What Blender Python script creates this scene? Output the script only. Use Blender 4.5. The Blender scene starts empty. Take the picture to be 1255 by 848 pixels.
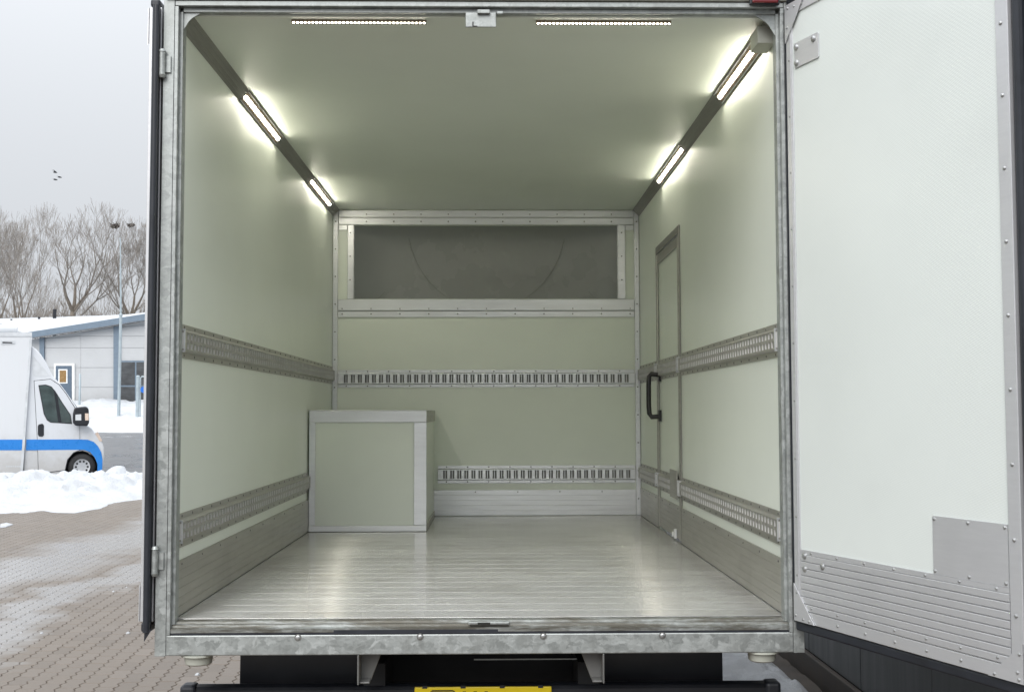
import bpy, bmesh, math, random
from mathutils import Vector, Matrix, noise
rnd = random.Random(7)
R = math.radians
scene = bpy.context.scene
COL = scene.collection

# ------------------------------------------------------------------ camera
CAM = Vector((0.0404, -4.16, 0.7355))
YAW, PITCH, ROLL, FPX = 0.0171, 0.0566, -0.0023, 1425.39
W_PX, H_PX = 1255.0, 848.0
cF = Vector((math.sin(YAW)*math.cos(PITCH), math.cos(YAW)*math.cos(PITCH), math.sin(PITCH)))
_r = Vector((math.cos(YAW), -math.sin(YAW), 0))
_u = _r.cross(cF)
cR = math.cos(ROLL)*_r + math.sin(ROLL)*_u
cU = -math.sin(ROLL)*_r + math.cos(ROLL)*_u
cd = bpy.data.cameras.new('camera'); cam = bpy.data.objects.new('camera', cd); COL.objects.link(cam)
mw = Matrix.Identity(4)
for i in range(3):
    mw[i][0], mw[i][1], mw[i][2], mw[i][3] = cR[i], cU[i], -cF[i], CAM[i]
cam.matrix_world = mw
cd.sensor_fit = 'HORIZONTAL'; cd.sensor_width = 36.0; cd.lens = 36.0*FPX/W_PX
cd.clip_start = 0.05; cd.clip_end = 3000
scene.camera = cam

def at(px, py, plane, val):
    """where the sight line of a photo pixel meets an axis-aligned plane"""
    d = cF + (px-W_PX/2)/FPX*cR - (py-H_PX/2)/FPX*cU
    i = 'xyz'.index(plane)
    return CAM + d*((val-CAM[i])/d[i])
def pix(P):
    v = Vector(P)-CAM; d = v.dot(cF)
    return W_PX/2+FPX*v.dot(cR)/d, H_PX/2-FPX*v.dot(cU)/d, d

# ------------------------------------------------------------------ world, sun, exposure
SUN_EL, SUN_AZ = R(40), R(200)          # high behind the photographer, veiled by cloud
world = bpy.data.worlds.new('World'); scene.world = world; world.use_nodes = True
nt = world.node_tree; nt.nodes.clear()
def wn(t, **k):
    n = nt.nodes.new(t)
    for a, b in k.items(): setattr(n, a, b)
    return n
out = wn('ShaderNodeOutputWorld'); bg = wn('ShaderNodeBackground'); bg.inputs['Strength'].default_value = 0.1
sky = wn('ShaderNodeTexSky', sky_type='NISHITA', sun_disc=False, sun_elevation=SUN_EL, sun_rotation=SUN_AZ, dust_density=4.0, air_density=1.0)
hsv = wn('ShaderNodeHueSaturation'); hsv.inputs['Saturation'].default_value = 0.15; hsv.inputs['Value'].default_value = 0.4
nt.links.new(sky.outputs[0], hsv.inputs['Color'])
tc = wn('ShaderNodeTexCoord'); sep = wn('ShaderNodeSeparateXYZ'); nt.links.new(tc.outputs['Generated'], sep.inputs[0])
mx = wn('ShaderNodeMath', operation='MAXIMUM'); mx.inputs[1].default_value = 0; nt.links.new(sep.outputs['Z'], mx.inputs[0])
# overcast luminance: even near the horizon, several times brighter at the zenith
pw = wn('ShaderNodeMath', operation='POWER'); pw.inputs[1].default_value = 2.0; nt.links.new(mx.outputs[0], pw.inputs[0])
ma = wn('ShaderNodeMath', operation='MULTIPLY_ADD'); ma.inputs[1].default_value = 10.5; ma.inputs[2].default_value = 2.8
nt.links.new(pw.outputs[0], ma.inputs[0])
grey = wn('ShaderNodeVectorMath', operation='SCALE'); grey.inputs[0].default_value = (0.95, 0.99, 1.045)
nt.links.new(ma.outputs[0], grey.inputs['Scale'])
mix = wn('ShaderNodeMix', data_type='RGBA'); mix.inputs['Factor'].default_value = 0.9
nt.links.new(hsv.outputs[0], mix.inputs[6]); nt.links.new(grey.outputs[0], mix.inputs[7])
nt.links.new(mix.outputs[2], bg.inputs['Color']); nt.links.new(bg.outputs[0], out.inputs['Surface'])
sd = bpy.data.lights.new('sun', 'SUN'); sd.energy = 0.9; sd.angle = R(45); sd.color = (1.0, 0.97, 0.93)
so = bpy.data.objects.new('sun', sd); COL.objects.link(so)
sdir = Vector((math.sin(SUN_AZ)*math.cos(SUN_EL), math.cos(SUN_AZ)*math.cos(SUN_EL), math.sin(SUN_EL)))
so.rotation_euler = sdir.to_track_quat('Z', 'Y').to_euler()
scene.view_settings.view_transform = 'Standard'; scene.view_settings.look = 'None'
scene.view_settings.exposure = 1.35; scene.view_settings.gamma = 1.0
scene.render.engine = 'CYCLES'
scene.cycles.use_denoising = True
scene.cycles.max_bounces = 14; scene.cycles.diffuse_bounces = 12; scene.cycles.glossy_bounces = 4
scene.cycles.sample_clamp_indirect = 6.0
scene.cycles.caustics_reflective = False; scene.cycles.caustics_refractive = False

# ------------------------------------------------------------------ mesh helpers
class MB:
    def __init__(s, f=None): s.v = []; s.f = []; s.map = f
    def add(s, vs, fs):
        b = len(s.v)
        s.v += [Vector(s.map(*v)) if s.map else Vector(v) for v in vs]
        s.f += [tuple(b+i for i in f) for f in fs]
        return s
    def box(s, x0, x1, y0, y1, z0, z1):
        return s.add([(x0,y0,z0),(x1,y0,z0),(x1,y1,z0),(x0,y1,z0),(x0,y0,z1),(x1,y0,z1),(x1,y1,z1),(x0,y1,z1)],
              [(0,3,2,1),(4,5,6,7),(0,1,5,4),(1,2,6,5),(2,3,7,6),(3,0,4,7)])
    def prism(s, poly, a, b, axis='y'):
        """polygon (2-D) extruded from a to b along an axis; y: poly is (x,z); x: (y,z); z: (x,y)"""
        n = len(poly)
        def P(p, t): return {'y': (p[0], t, p[1]), 'x': (t, p[0], p[1]), 'z': (p[0], p[1], t)}[axis]
        vs = [P(p, a) for p in poly]+[P(p, b) for p in poly]
        return s.add(vs, [tuple(range(n-1, -1, -1)), tuple(range(n, 2*n))]+[(i, (i+1) % n, n+(i+1) % n, n+i) for i in range(n)])
    def tube(s, pts, rad, n=8, cap=True):
        pts = [Vector(p) for p in pts]; rs = rad if isinstance(rad, (list, tuple)) else [rad]*len(pts)
        vs = []; fs = []; up = None
        for i, p in enumerate(pts):
            t = (pts[min(i+1, len(pts)-1)]-pts[max(i-1, 0)]).normalized()
            if up is None: up = Vector((0,0,1)) if abs(t.z) < .9 else Vector((1,0,0))
            a = t.cross(up)
            a = a.normalized() if a.length > 1e-6 else t.orthogonal().normalized()
            b = a.cross(t).normalized(); up = b
            for k in range(n):
                q = 2*math.pi*k/n
                vs.append(p+rs[i]*(math.cos(q)*a+math.sin(q)*b))
        for i in range(len(pts)-1):
            for k in range(n):
                fs.append((i*n+k, i*n+(k+1) % n, (i+1)*n+(k+1) % n, (i+1)*n+k))
        if cap: fs += [tuple(range(n-1, -1, -1)), tuple(range((len(pts)-1)*n, len(pts)*n))]
        return s.add([tuple(v) for v in vs], fs)
    def lathe(s, c, axis, prof, n=24):
        """prof = [(distance along axis, radius)]"""
        c = Vector(c); ax = Vector(axis).normalized(); a = ax.orthogonal().normalized(); b = ax.cross(a)
        vs = []; fs = []
        for (d, r) in prof:
            for k in range(n):
                q = 2*math.pi*k/n; vs.append(tuple(c+ax*d+r*(math.cos(q)*a+math.sin(q)*b)))
        for i in range(len(prof)-1):
            for k in range(n): fs.append((i*n+k, i*n+(k+1) % n, (i+1)*n+(k+1) % n, (i+1)*n+k))
        fs += [tuple(range(n-1, -1, -1)), tuple(range((len(prof)-1)*n, len(prof)*n))]
        return s.add(vs, fs)
    def rivet(s, c, nrm, r):
        return s.lathe(c, nrm, [(-.001, r), (r*.35, r*.85), (r*.6, r*.4)], 7)
    def build(s, name, mat, parent=None, smooth=False, bevel=0, seg=2, recalc=True):
        me = bpy.data.meshes.new(name); me.from_pydata([tuple(v) for v in s.v], [], s.f)
        if recalc:
            bm = bmesh.new(); bm.from_mesh(me); bmesh.ops.recalc_face_normals(bm, faces=bm.faces[:]); bm.to_mesh(me); bm.free()
        if smooth:
            me.polygons.foreach_set('use_smooth', [True]*len(me.polygons))
            me.set_sharp_from_angle(angle=R(40))
        me.materials.append(mat); me.update()
        o = bpy.data.objects.new(name, me); COL.objects.link(o)
        if parent: adopt(o, parent)
        if bevel:
            b = o.modifiers.new('edge', 'BEVEL'); b.width = bevel; b.segments = seg; b.limit_method = 'ANGLE'; b.angle_limit = R(40)
        return o
def adopt(o, parent):
    o.parent = parent
    if parent.type == 'EMPTY':
        o.matrix_parent_inverse = Matrix.Translation(-parent.location)
def empty(name, loc, label, cat, group=None):
    o = bpy.data.objects.new(name, None); COL.objects.link(o); o.location = loc
    return tag(o, label, cat, group)
def tag(o, label=None, cat=None, group=None, kind=None):
    if label: o['label'] = label
    if cat: o['category'] = cat
    if group: o['group'] = group
    if kind: o['kind'] = kind
    return o
def share(o, name, loc, parent):
    c = bpy.data.objects.new(name, o.data); COL.objects.link(c); c.location = loc
    if parent: adopt(c, parent)
    return c

# ------------------------------------------------------------------ materials
class NT:
    def __init__(s, name):
        s.m = bpy.data.materials.new(name); s.m.use_nodes = True; s.t = s.m.node_tree
        s.b = s.t.nodes['Principled BSDF']; s.out = s.t.nodes['Material Output']
        s.geo = s.t.nodes.new('ShaderNodeNewGeometry')
    def n(s, t, **k):
        x = s.t.nodes.new(t)
        for a, b in k.items(): setattr(x, a, b)
        return x
    def l(s, a, b): s.t.links.new(a, b)
    def pos(s, stretch=(1,1,1), rot=0):
        mp = s.n('ShaderNodeMapping'); mp.inputs['Scale'].default_value = stretch; mp.inputs['Rotation'].default_value = (0,0,rot)
        s.l(s.geo.outputs['Position'], mp.inputs['Vector']); return mp.outputs[0]
    def noise(s, scale, stretch=(1,1,1), detail=5, rough=.6, rot=0):
        x = s.n('ShaderNodeTexNoise'); x.inputs['Scale'].default_value = scale; x.inputs['Detail'].default_value = detail
        x.inputs['Roughness'].default_value = rough; s.l(s.pos(stretch, rot), x.inputs['Vector']); return x.outputs['Fac']
    def ramp(s, fac, stops):
        r = s.n('ShaderNodeValToRGB'); e = r.color_ramp.elements
        while len(e) < len(stops): e.new(0.5)
        for el, (p, c) in zip(e, stops):
            el.position = p; el.color = (c, c, c, 1) if isinstance(c, (int, float)) else (*c, 1)
        s.l(fac, r.inputs['Fac']); return r.outputs['Color']
    def mix(s, fac, a, b, mode='MIX'):
        x = s.n('ShaderNodeMix', data_type='RGBA', blend_type=mode)
        for sock, v in ((x.inputs['Factor'], fac), (x.inputs[6], a), (x.inputs[7], b)):
            if isinstance(v, (int, float)): sock.default_value = v
            elif isinstance(v, tuple): sock.default_value = (*v, 1)
            else: s.l(v, sock)
        return x.outputs[2]
    def math(s, op, a, b=0.0, c=None):
        x = s.n('ShaderNodeMath', operation=op)
        for i, v in enumerate((a, b) if c is None else (a, b, c)):
            if isinstance(v, (int, float)): x.inputs[i].default_value = v
            else: s.l(v, x.inputs[i])
        return x.outputs[0]
    def bump(s, h, strength=.3, dist=.002):
        x = s.n('ShaderNodeBump'); x.inputs['Strength'].default_value = strength; x.inputs['Distance'].default_value = dist
        s.l(h, x.inputs['Height']); s.l(x.outputs[0], s.b.inputs['Normal'])
    def set(s, col=None, rough=None, metal=None, **k):
        for key, v in (('Base Color', col), ('Roughness', rough), ('Metallic', metal), *k.items()):
            if v is None: continue
            sock = s.b.inputs[key]
            if isinstance(v, (int, float)): sock.default_value = v
            elif isinstance(v, tuple): sock.default_value = (*v, 1)
            else: s.l(v, sock)
        return s.m

def plain(name, c, rough=.5, metal=0., var=.12, scale=6, stretch=(1,1,1), rvar=.1, bump=0, bscale=60, coat=0):
    t = NT(name); f = t.noise(scale, stretch)
    c1 = tuple(x*(1-var) for x in c); c2 = tuple(min(1, x*(1+var)) for x in c)
    col = t.ramp(f, [(.3, c1), (.7, c2)]); r = t.ramp(f, [(.3, max(0, rough-rvar)), (.7, min(1, rough+rvar))])
    if bump: t.bump(t.noise(bscale, stretch), bump)
    if coat: t.b.inputs['Coat Weight'].default_value = coat
    return t.set(col, r, metal)

def make_grp(name, c, rough, weave=0.):
    t = NT(name)
    big = t.noise(1.3, (1,1,1), 3); col = t.ramp(big, [(.3, tuple(x*.95 for x in c)), (.7, c)])
    if weave:      # handling smudges
        scuff = t.ramp(t.noise(1.7, (1, 1, 1.3), 5, .6), [(.52, 0.), (.75, 1.)])
        col = t.mix(t.math('MULTIPLY', scuff, .10), col, tuple(x*.6 for x in c))
    else:          # faint rub band where loads touch the panels
        rub = t.ramp(t.noise(.9, (1, .25, 3.5), 3, .5), [(.50, 0.), (.70, 1.)])
        col = t.mix(t.math('MULTIPLY', rub, .10), col, tuple(x*.72 for x in c))
    r = t.ramp(t.noise(1.1, (1,1,1), 1), [(.3, rough-.015), (.7, rough+.02)])
    h = t.noise(120, (1,1,1), 2)
    if weave:
        sx = t.n('ShaderNodeSeparateXYZ'); t.l(t.geo.outputs['Position'], sx.inputs[0])
        wz = t.math('SINE', t.math('MULTIPLY', sx.outputs['Z'], 2*math.pi/.0095)); wy = t.math('SINE', t.math('MULTIPLY_ADD', sx.outputs['Y'], 2*math.pi/.017, t.math('MULTIPLY', sx.outputs['Z'], 2*math.pi/.03)))
        h = t.math('MULTIPLY_ADD', t.math('MULTIPLY', wz, wy), weave, h)
        t.bump(h, .15, .0006)
    t.b.inputs['Specular IOR Level'].default_value = .45
    return t.set(col, r, 0.)

def make_alu(name, c, rough, stretch, metal=.85, dirt=.25):
    t = NT(name); f = t.noise(7, stretch, 6, .65); g = t.noise(2.1, (1,1,1), 4)
    col = t.ramp(f, [(.25, tuple(x*.9 for x in c)), (.75, c)])
    col = t.mix(t.math('MULTIPLY', t.ramp(g, [(.5, 0.), (.75, 1.)]), dirt), col, tuple(x*.5 for x in c))
    r = t.ramp(f, [(.25, rough+.1), (.75, rough-.06)])
    t.bump(t.noise(90, stretch, 3), .08, .0008)
    return t.set(col, r, metal)

def make_galv(name, grime=0.):
    t = NT(name)
    cc = t.n('ShaderNodeTexNoise'); cc.inputs['Scale'].default_value = 26; cc.inputs['Detail'].default_value = 6; t.l(t.pos(), cc.inputs['Vector'])
    sc = t.n('ShaderNodeVectorMath', operation='SCALE'); sc.inputs['Scale'].default_value = .075; t.l(cc.outputs['Color'], sc.inputs[0])
    wv = t.n('ShaderNodeVectorMath', operation='ADD'); t.l(t.pos((1, 1, 1.4)), wv.inputs[0]); t.l(sc.outputs[0], wv.inputs[1])
    facs = []
    for k in (30, 75):
        v = t.n('ShaderNodeTexVoronoi'); v.inputs['Scale'].default_value = k; t.l(wv.outputs[0], v.inputs['Vector'])
        sp = t.n('ShaderNodeSeparateColor'); t.l(v.outputs['Color'], sp.inputs[0]); facs.append(sp.outputs[0])
    f = t.math('ADD', t.math('MULTIPLY', facs[0], .6), t.math('MULTIPLY', facs[1], .4))
    col = t.ramp(f, [(.1, (.285, .305, .30)), (.5, (.355, .378, .372)), (.9, (.45, .475, .47))])
    d = t.ramp(t.noise(7, (1.3, 1, .22), 7, .75), [(.47, 0.), (.68, 1.)])
    col = t.mix(t.math('MULTIPLY', d, .25), col, (.14, .135, .12))
    if grime:
        d = t.ramp(t.noise(3.5, (1, 4, 9), 7, .75), [(.38, 0.), (.56, 1.)]); col = t.mix(t.math('MULTIPLY', d, .85), col, (.085, .075, .055))
    t.bump(t.noise(30, (1,1,1), 4), .15, .0015)
    return t.set(col, t.ramp(f, [(.1, .36), (.9, .58)]), .55)

def make_floor(name):
    t = NT(name)
    f = t.noise(6, (.07, 12, 1), 6, .6); g = t.noise(1.6, (1, 1.4, 1), 5, .6)
    col = t.ramp(f, [(.25, (.66, .66, .65)), (.5, (.73, .73, .72)), (.8, (.79, .79, .78))])
    col = t.mix(t.math('MULTIPLY', t.ramp(g, [(.45, 0.), (.75, 1.)]), .35), col, (.33, .31, .27))
    sc = t.ramp(t.noise(3.2, (1.2, 3.0, 1), 8, .75), [(.52, 0.), (.64, 1.)])
    col = t.mix(t.math('MULTIPLY', sc, .30), col, (.22, .17, .12))
    sl = t.ramp(t.noise(11, (.5, 5, 1), 3, .5), [(.64, 0.), (.67, 1.)])
    col = t.mix(t.math('MULTIPLY', sl, .45), col, (.16, .13, .11))
    oi = t.n('ShaderNodeObjectInfo')
    col = t.mix(1.0, col, t.ramp(oi.outputs['Random'], [(0., .87), (1., 1.0)]), 'MULTIPLY')
    r = t.ramp(f, [(.25, .25), (.8, .21)])
    t.b.inputs['Anisotropic'].default_value = 1.0
    tg = t.n('ShaderNodeCombineXYZ'); tg.inputs[1].default_value = 1.0; t.l(tg.outputs[0], t.b.inputs['Tangent'])   # brushed across the bay
    return t.set(col, r, .62)

def make_paver(name):
    t = NT(name); oi = t.n('ShaderNodeObjectInfo')
    rv = t.math('FRACT', t.math('ADD', oi.outputs['Random'], t.geo.outputs['Random Per Island']))
    col = t.ramp(rv, [(0., (.122, .098, .075)), (.35, (.145, .117, .090)), (.7, (.137, .111, .086)), (1., (.158, .129, .102))])
    grain = t.noise(140, (1,1,1), 3)
    col = t.mix(.5, col, t.ramp(grain, [(.3, .6), (.7, 1.1)]), 'MULTIPLY')
    g = t.noise(.9, (1,1,1), 5, .65); col = t.mix(t.math('MULTIPLY', t.ramp(g, [(.45, 0.), (.7, 1.)]), .3), col, (.13, .11, .095))
    # bands of melting slush left by wheels
    sx = t.n('ShaderNodeSeparateXYZ'); t.l(t.geo.outputs['Position'], sx.inputs[0])
    wob = t.math('MULTIPLY_ADD', t.noise(.5, (1,1,1), 5, .65), 2.6, -1.3); total = None
    for (x0, k, wd) in ((-4.95, .07, 1.15), (-3.55, .05, .55)):
        d = t.math('ABSOLUTE', t.math('SUBTRACT', t.math('ADD', sx.outputs['X'], wob), t.math('MULTIPLY_ADD', sx.outputs['Y'], k, x0-k*8)))
        e = t.math('MAXIMUM', t.math('SUBTRACT', 1.0, t.math('DIVIDE', d, wd)), 0.)
        total = e if total is None else t.math('MAXIMUM', total, e)
    brk = t.noise(3.2, (.6, 1.6, 1), 8, .72)
    film = t.ramp(t.math('MULTIPLY', total, t.math('ADD', brk, .45)), [(.18, 0.), (.70, 1.)])
    col = t.mix(t.math('MULTIPLY', film, .70), col, (.265, .262, .258))
    t.bump(grain, .25, .002)
    return t.set(col, t.ramp(film, [(0., .46), (1., .26)]), 0.)

def make_snow(name):
    t = NT(name); f = t.noise(3, (1,1,1), 6); d = t.ramp(t.noise(1.2, (1,1,1), 6, .7), [(.45, 0.), (.75, 1.)])
    col = t.mix(t.math('MULTIPLY', d, .4), (.46, .478, .50), (.28, .27, .26))
    t.bump(t.noise(14, (1,1,1), 6, .65), .7, .04)
    return t.set(col, .6, 0.)

def emit(name, c, s):
    t = NT(name); t.b.inputs['Emission Color'].default_value = (*c, 1); t.b.inputs['Emission Strength'].default_value = s
    return t.set(c, .4, 0.)
def glass(name, c, rough=.05):
    t = NT(name); f = t.noise(2.2, (1,1,2), 3)
    return t.set(t.ramp(f, [(.35, tuple(x*.55 for x in c)), (.65, c)]), rough, 0., **{'Specular IOR Level': .7})

m = {}
m['grp'] = make_grp('grp_wall', (.855, .905, .82), .34)
m['grp_ceiling'] = make_grp('grp_ceiling', (.835, .885, .80), .36)
m['grp_door'] = make_grp('grp_door', (.69, .735, .715), .35, weave=1.)
m['alu'] = make_alu('aluminium_trim', (.73, .745, .76), .40, (1, 1, 8), .7, .1)
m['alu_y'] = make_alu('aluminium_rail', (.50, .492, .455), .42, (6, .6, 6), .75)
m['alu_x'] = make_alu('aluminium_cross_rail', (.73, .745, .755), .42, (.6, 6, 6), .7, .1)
m['alu_dark'] = make_alu('aluminium_frame_dark', (.34, .335, .31), .42, (6, .6, 6), .6)
m['alu_lit_bar'] = make_alu('aluminium_lit_bar', (.86, .86, .84), .45, (6, .6, 6), .25, .1)  # paler copy of the rail metal, daylight on slot faces put into colour
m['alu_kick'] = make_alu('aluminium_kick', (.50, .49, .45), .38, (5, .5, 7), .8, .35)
m['alu_door'] = make_alu('aluminium_door', (.63, .64, .66), .40, (1, .8, 6), .5, .15)
m['slot_shade'] = plain('slot_shade_grey', (.24, .24, .225), .6)  # grey behind the rail slots, their inner shade put into the colour
m['cove'] = make_alu('coving_grey', (.30, .30, .27), .45, (5, .5, 5), .5)
m['floor'] = make_floor('floor_aluminium')
m['galv'] = make_galv('galvanised_steel')
m['rivet'] = plain('dull_rivet', (.20, .20, .19), .45, .6)
m['rivet_l'] = plain('grey_rivet', (.42, .43, .43), .35, .8)
m['sill'] = make_galv('grimy_sill', 1.)
m['steel'] = plain('bright_steel', (.72, .73, .73), .28, .95)
m['rubber'] = plain('black_rubber', (.018, .021, .028), .42, 0, .25, 9, bump=.1)
m['black'] = plain('black_paint', (.012, .014, .019), .38, 0, .2)
m['black_matt'] = plain('black_matt', (.010, .011, .013), .8, 0, .3)
m['handle'] = plain('black_plastic', (.012, .012, .013), .4)
m['dark_slot'] = plain('dark_gap', (.02, .02, .018), .8)
m['shell'] = plain('dark_grey_shell', (.46, .47, .455), .26, 0, .02, 1.0, bump=.05)
m['shell_line'] = plain('shell_joint', (.38, .392, .36), .5)
m['white_ext'] = plain('white_truck_skin', (.74, .75, .75), .3, 0, .05)
m['red'] = plain('red_lens', (.13, .005, .008), .12, 0, .2, coat=.6)
m['yellow'] = plain('yellow_plate', (.82, .62, .012), .35, 0, .05)
m['ink'] = plain('plate_ink', (.012, .012, .012), .5)
m['led'] = emit('led_diffuser', (1.0, .94, .80), 26)
m['led_dot'] = emit('led_dot', (1.0, .92, .78), 11)
m['led_base'] = plain('led_housing', (.20, .155, .11), .45, .2)
m['lamp_box'] = plain('lamp_box_grey', (.42, .43, .38), .5)
m['lamp_box_d'] = plain('dark_grey_steel', (.17, .17, .165), .5, .3)  # even dark grey steel, used for the brackets
m['paver'] = make_paver('concrete_paver')
m['joint'] = plain('paver_joint_sand', (.10, .08, .063), .9, 0, .3, 12, bump=.3)
m['snow'] = make_snow('snow')
m['asphalt'] = plain('wet_asphalt', (.085, .086, .09), .35, 0, .35, .8, rvar=.2, bump=.2, bscale=30)
m['dirt'] = plain('wet_brown_dirt', (.055, .045, .037), .75, 0, .4, 5, bump=.6, bscale=25)
m['dark_clad'] = plain('dark_grey_cladding', (.066, .072, .074), .42, .1, .22, 3, (1, 5, .25), .12)
m['white_van'] = plain('white_van_paint', (.70, .72, .75), .35, 0, .02, rvar=.02)
def grimy(name, c, rough):
    t = NT(name); sx = t.n('ShaderNodeSeparateXYZ'); t.l(t.geo.outputs['Position'], sx.inputs[0])
    spray = t.math('MULTIPLY', t.ramp(t.math('MULTIPLY_ADD', t.noise(4, (1,1,1), 6, .7), 1.1, t.math('MULTIPLY', sx.outputs['Z'], -.75)), [(.35, 0.), (1., 1.)]), .55)   # salt spray thrown up by the wheels
    st_ = t.math('MULTIPLY', t.ramp(t.noise(6, (1, 1, .12), 5, .7), [(.55, 0.), (.8, 1.)]), .16)
    return t.set(t.mix(st_, t.mix(spray, c, (.36, .34, .31)), (.42, .41, .39)), rough, 0.)
m['white_van'] = grimy('white_van_paint_salted', (.60, .62, .65), .32)
m['white_box'] = grimy('white_van_box', (.61, .625, .645), .4)
m['van_grey'] = plain('pale_grey_trim', (.55, .57, .59), .4)
m['blue'] = plain('blue_vinyl', (.018, .20, .60), .3, 0, .05)
m['van_glass'] = glass('tinted_glass', (.05, .075, .075))
m['tyre'] = plain('tyre', (.02, .02, .021), .8)
m['rim'] = plain('rim_silver', (.55, .56, .58), .35, .6)
m['orange'] = plain('orange_lens', (.75, .22, .03), .25)
m['pale_lens'] = plain('pale_lens', (.62, .50, .42), .25)
m['bwall'] = plain('pale_panel_wall', (.44, .45, .46), .6, 0, .05, .6)
m['bblue'] = plain('slate_blue_steel', (.135, .18, .23), .45, 0, .08)
m['bdoor'] = plain('slate_door', (.085, .12, .165), .45)
m['bframe'] = plain('white_frame', (.76, .77, .76), .5)
m['bglass'] = glass('dark_window_glass', (.075, .08, .085))
m['amber'] = plain('amber_brown_pane', (.25, .15, .055), .25)  # even amber-brown tint of the small door pane
m['pole'] = plain('galvanised_pole', (.36, .42, .45), .5, .3)
m['sign_blue'] = plain('sign_blue', (.02, .16, .62), .4)
m['bark'] = plain('wet_bark', (.16, .135, .11), .85, 0, .3, 3)
m['twig'] = plain('twig_bark', (.195, .175, .155), .85, 0, .25, 2)
m['nest'] = plain('nest_twigs', (.06, .05, .045), .9)
m['bird'] = plain('dark_feather', (.03, .03, .033), .7)

ZG = -0.885                     # the yard, measured from the cargo floor
H, D, WX = 2.185, 4.146, 1.1    # cargo bay: height, length, half width

# ------------------------------------------------------------------ terrain
def terrain(x, y):
    t = max(0., y-25.5)
    return ZG-.02 + (t*.054 if t < 40 else 40*.054+(t-40)*.012)
def sheet(name, xs, ys, zf, mat, kind='structure', smooth=True):
    b = MB(); n = len(xs)
    b.v = [Vector((x, y, zf(x, y))) for y in ys for x in xs]
    b.f = [(j*n+i, j*n+i+1, (j+1)*n+i+1, (j+1)*n+i) for j in range(len(ys)-1) for i in range(n-1)]
    o = b.build(name, mat, smooth=smooth, recalc=False); o['kind'] = kind
    return o
def lin(a, b, n): return [a+(b-a)*i/(n-1) for i in range(n)]
ys_t = [-900, -300, -100, -40, -20, 0, 10, 20, 25, 25.5, 26, 28, 32, 36, 40, 45, 50, 55, 60, 65.4, 65.6, 70, 90, 130, 200, 400, 900, 1500]
gnd = sheet('ground', lin(-900, 900, 19), ys_t, terrain, m['snow'])
tag(gnd, 'snow covered ground rising gently behind the road')
road = sheet('road', [-60, -30, -15, 0, 15, 40], [22.5, 24, 25.5, 26, 30, 34, 38, 41.6], lambda x, y: terrain(x, y)+.012, m['asphalt'])
tag(road, 'wet grey asphalt road between the white van and the building')
pav = sheet('pavement', lin(-30, 30, 7), [-30, -10, 0, 10, 22.6], lambda x, y: ZG-.009, m['joint'])
tag(pav, 'yard paved with wavy brown concrete blocks')

# wavy interlocking blocks, columns running away from the camera
PW, PL, PA = .1125, .225, .011
prot = R(4.3); pc, ps = math.cos(prot), math.sin(prot)
def paver_local():
    e = [(0, 0), (.125, PA), (.375, -PA), (.625, PA), (.875, -PA), (1, 0)]
    left = [(-PW/2+o, t*PL-PL/2) for t, o in e]; right = [(PW/2+o, t*PL-PL/2) for t, o in e]
    ring = right+left[::-1]
    g = .0016; outer = [(x-g if x > 0 else x+g, y-g if y > .1 else (y+g if y < -.1 else y)) for x, y in ring]
    c = .0045; inner = [(x-c if x > 0 else x+c, y-c if y > .1 else (y+c if y < -.1 else y)) for x, y in outer]
    n = len(ring)
    v = [(x, y, -.010) for x, y in outer]+[(x, y, -.0045) for x, y in outer]+[(x, y, 0) for x, y in inner]
    f = [tuple(range(2*n, 3*n))]
    for i in range(n):
        k = (i+1) % n; f += [(i, k, n+k, n+i), (n+i, n+k, 2*n+k, 2*n+i)]
    return v, f
pv, pf = paver_local()
cands = []
for ci in range(-95, 22):
    for ri in range(-14, 96):
        lx, ly = ci*PW, ri*PL+(PL/2 if ci % 2 else 0)
        x, y = lx*pc-ly*ps, lx*ps+ly*pc
        if (-8.4 < x < 1.55 and -2.2 < y < 15.5) or (-8.6 < x < -.5 and 15.4 < y < 20.2): cands.append((x, y))
def paver_seen(x, y):
    px, py, d = pix((x, y, ZG))
    return d > 0 and py < 852 and (-8 < px < 190 or (px < 282 and py > 802))
seen = sorted([q for q in cands if paver_seen(*q)], key=lambda q: q[1])[:300]
sset = set(seen)
pm = MB(); pm.add(pv, pf)
first = pm.build('paver', m['paver'], recalc=True)
first.rotation_euler.z = prot
first.parent = pav
def tiltz(x, y): return ZG+.0035*noise.noise((x*2.3, y*2.3, 1))+.0012*noise.noise((x*31, y*31, 4))
for i, (x, y) in enumerate(seen):
    o = first
    if i:
        o = bpy.data.objects.new('paver', first.data); COL.objects.link(o); o.parent = pav
    o.location = (x, y, tiltz(x, y)); o.rotation_euler = (rnd.uniform(-.008, .008), rnd.uniform(-.008, .008), prot+rnd.uniform(-.008, .008))
rest = MB()
for (x, y) in cands:
    if (x, y) in sset: continue
    z = tiltz(x, y); b = len(rest.v)
    rest.v += [Vector((x+a*pc-c*ps, y+a*ps+c*pc, z+h)) for a, c, h in pv]
    rest.f += [tuple(b+i for i in f) for f in pf]
ro = rest.build('paving_blocks', m['paver'], pav, recalc=False); ro['kind'] = 'stuff'

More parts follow.
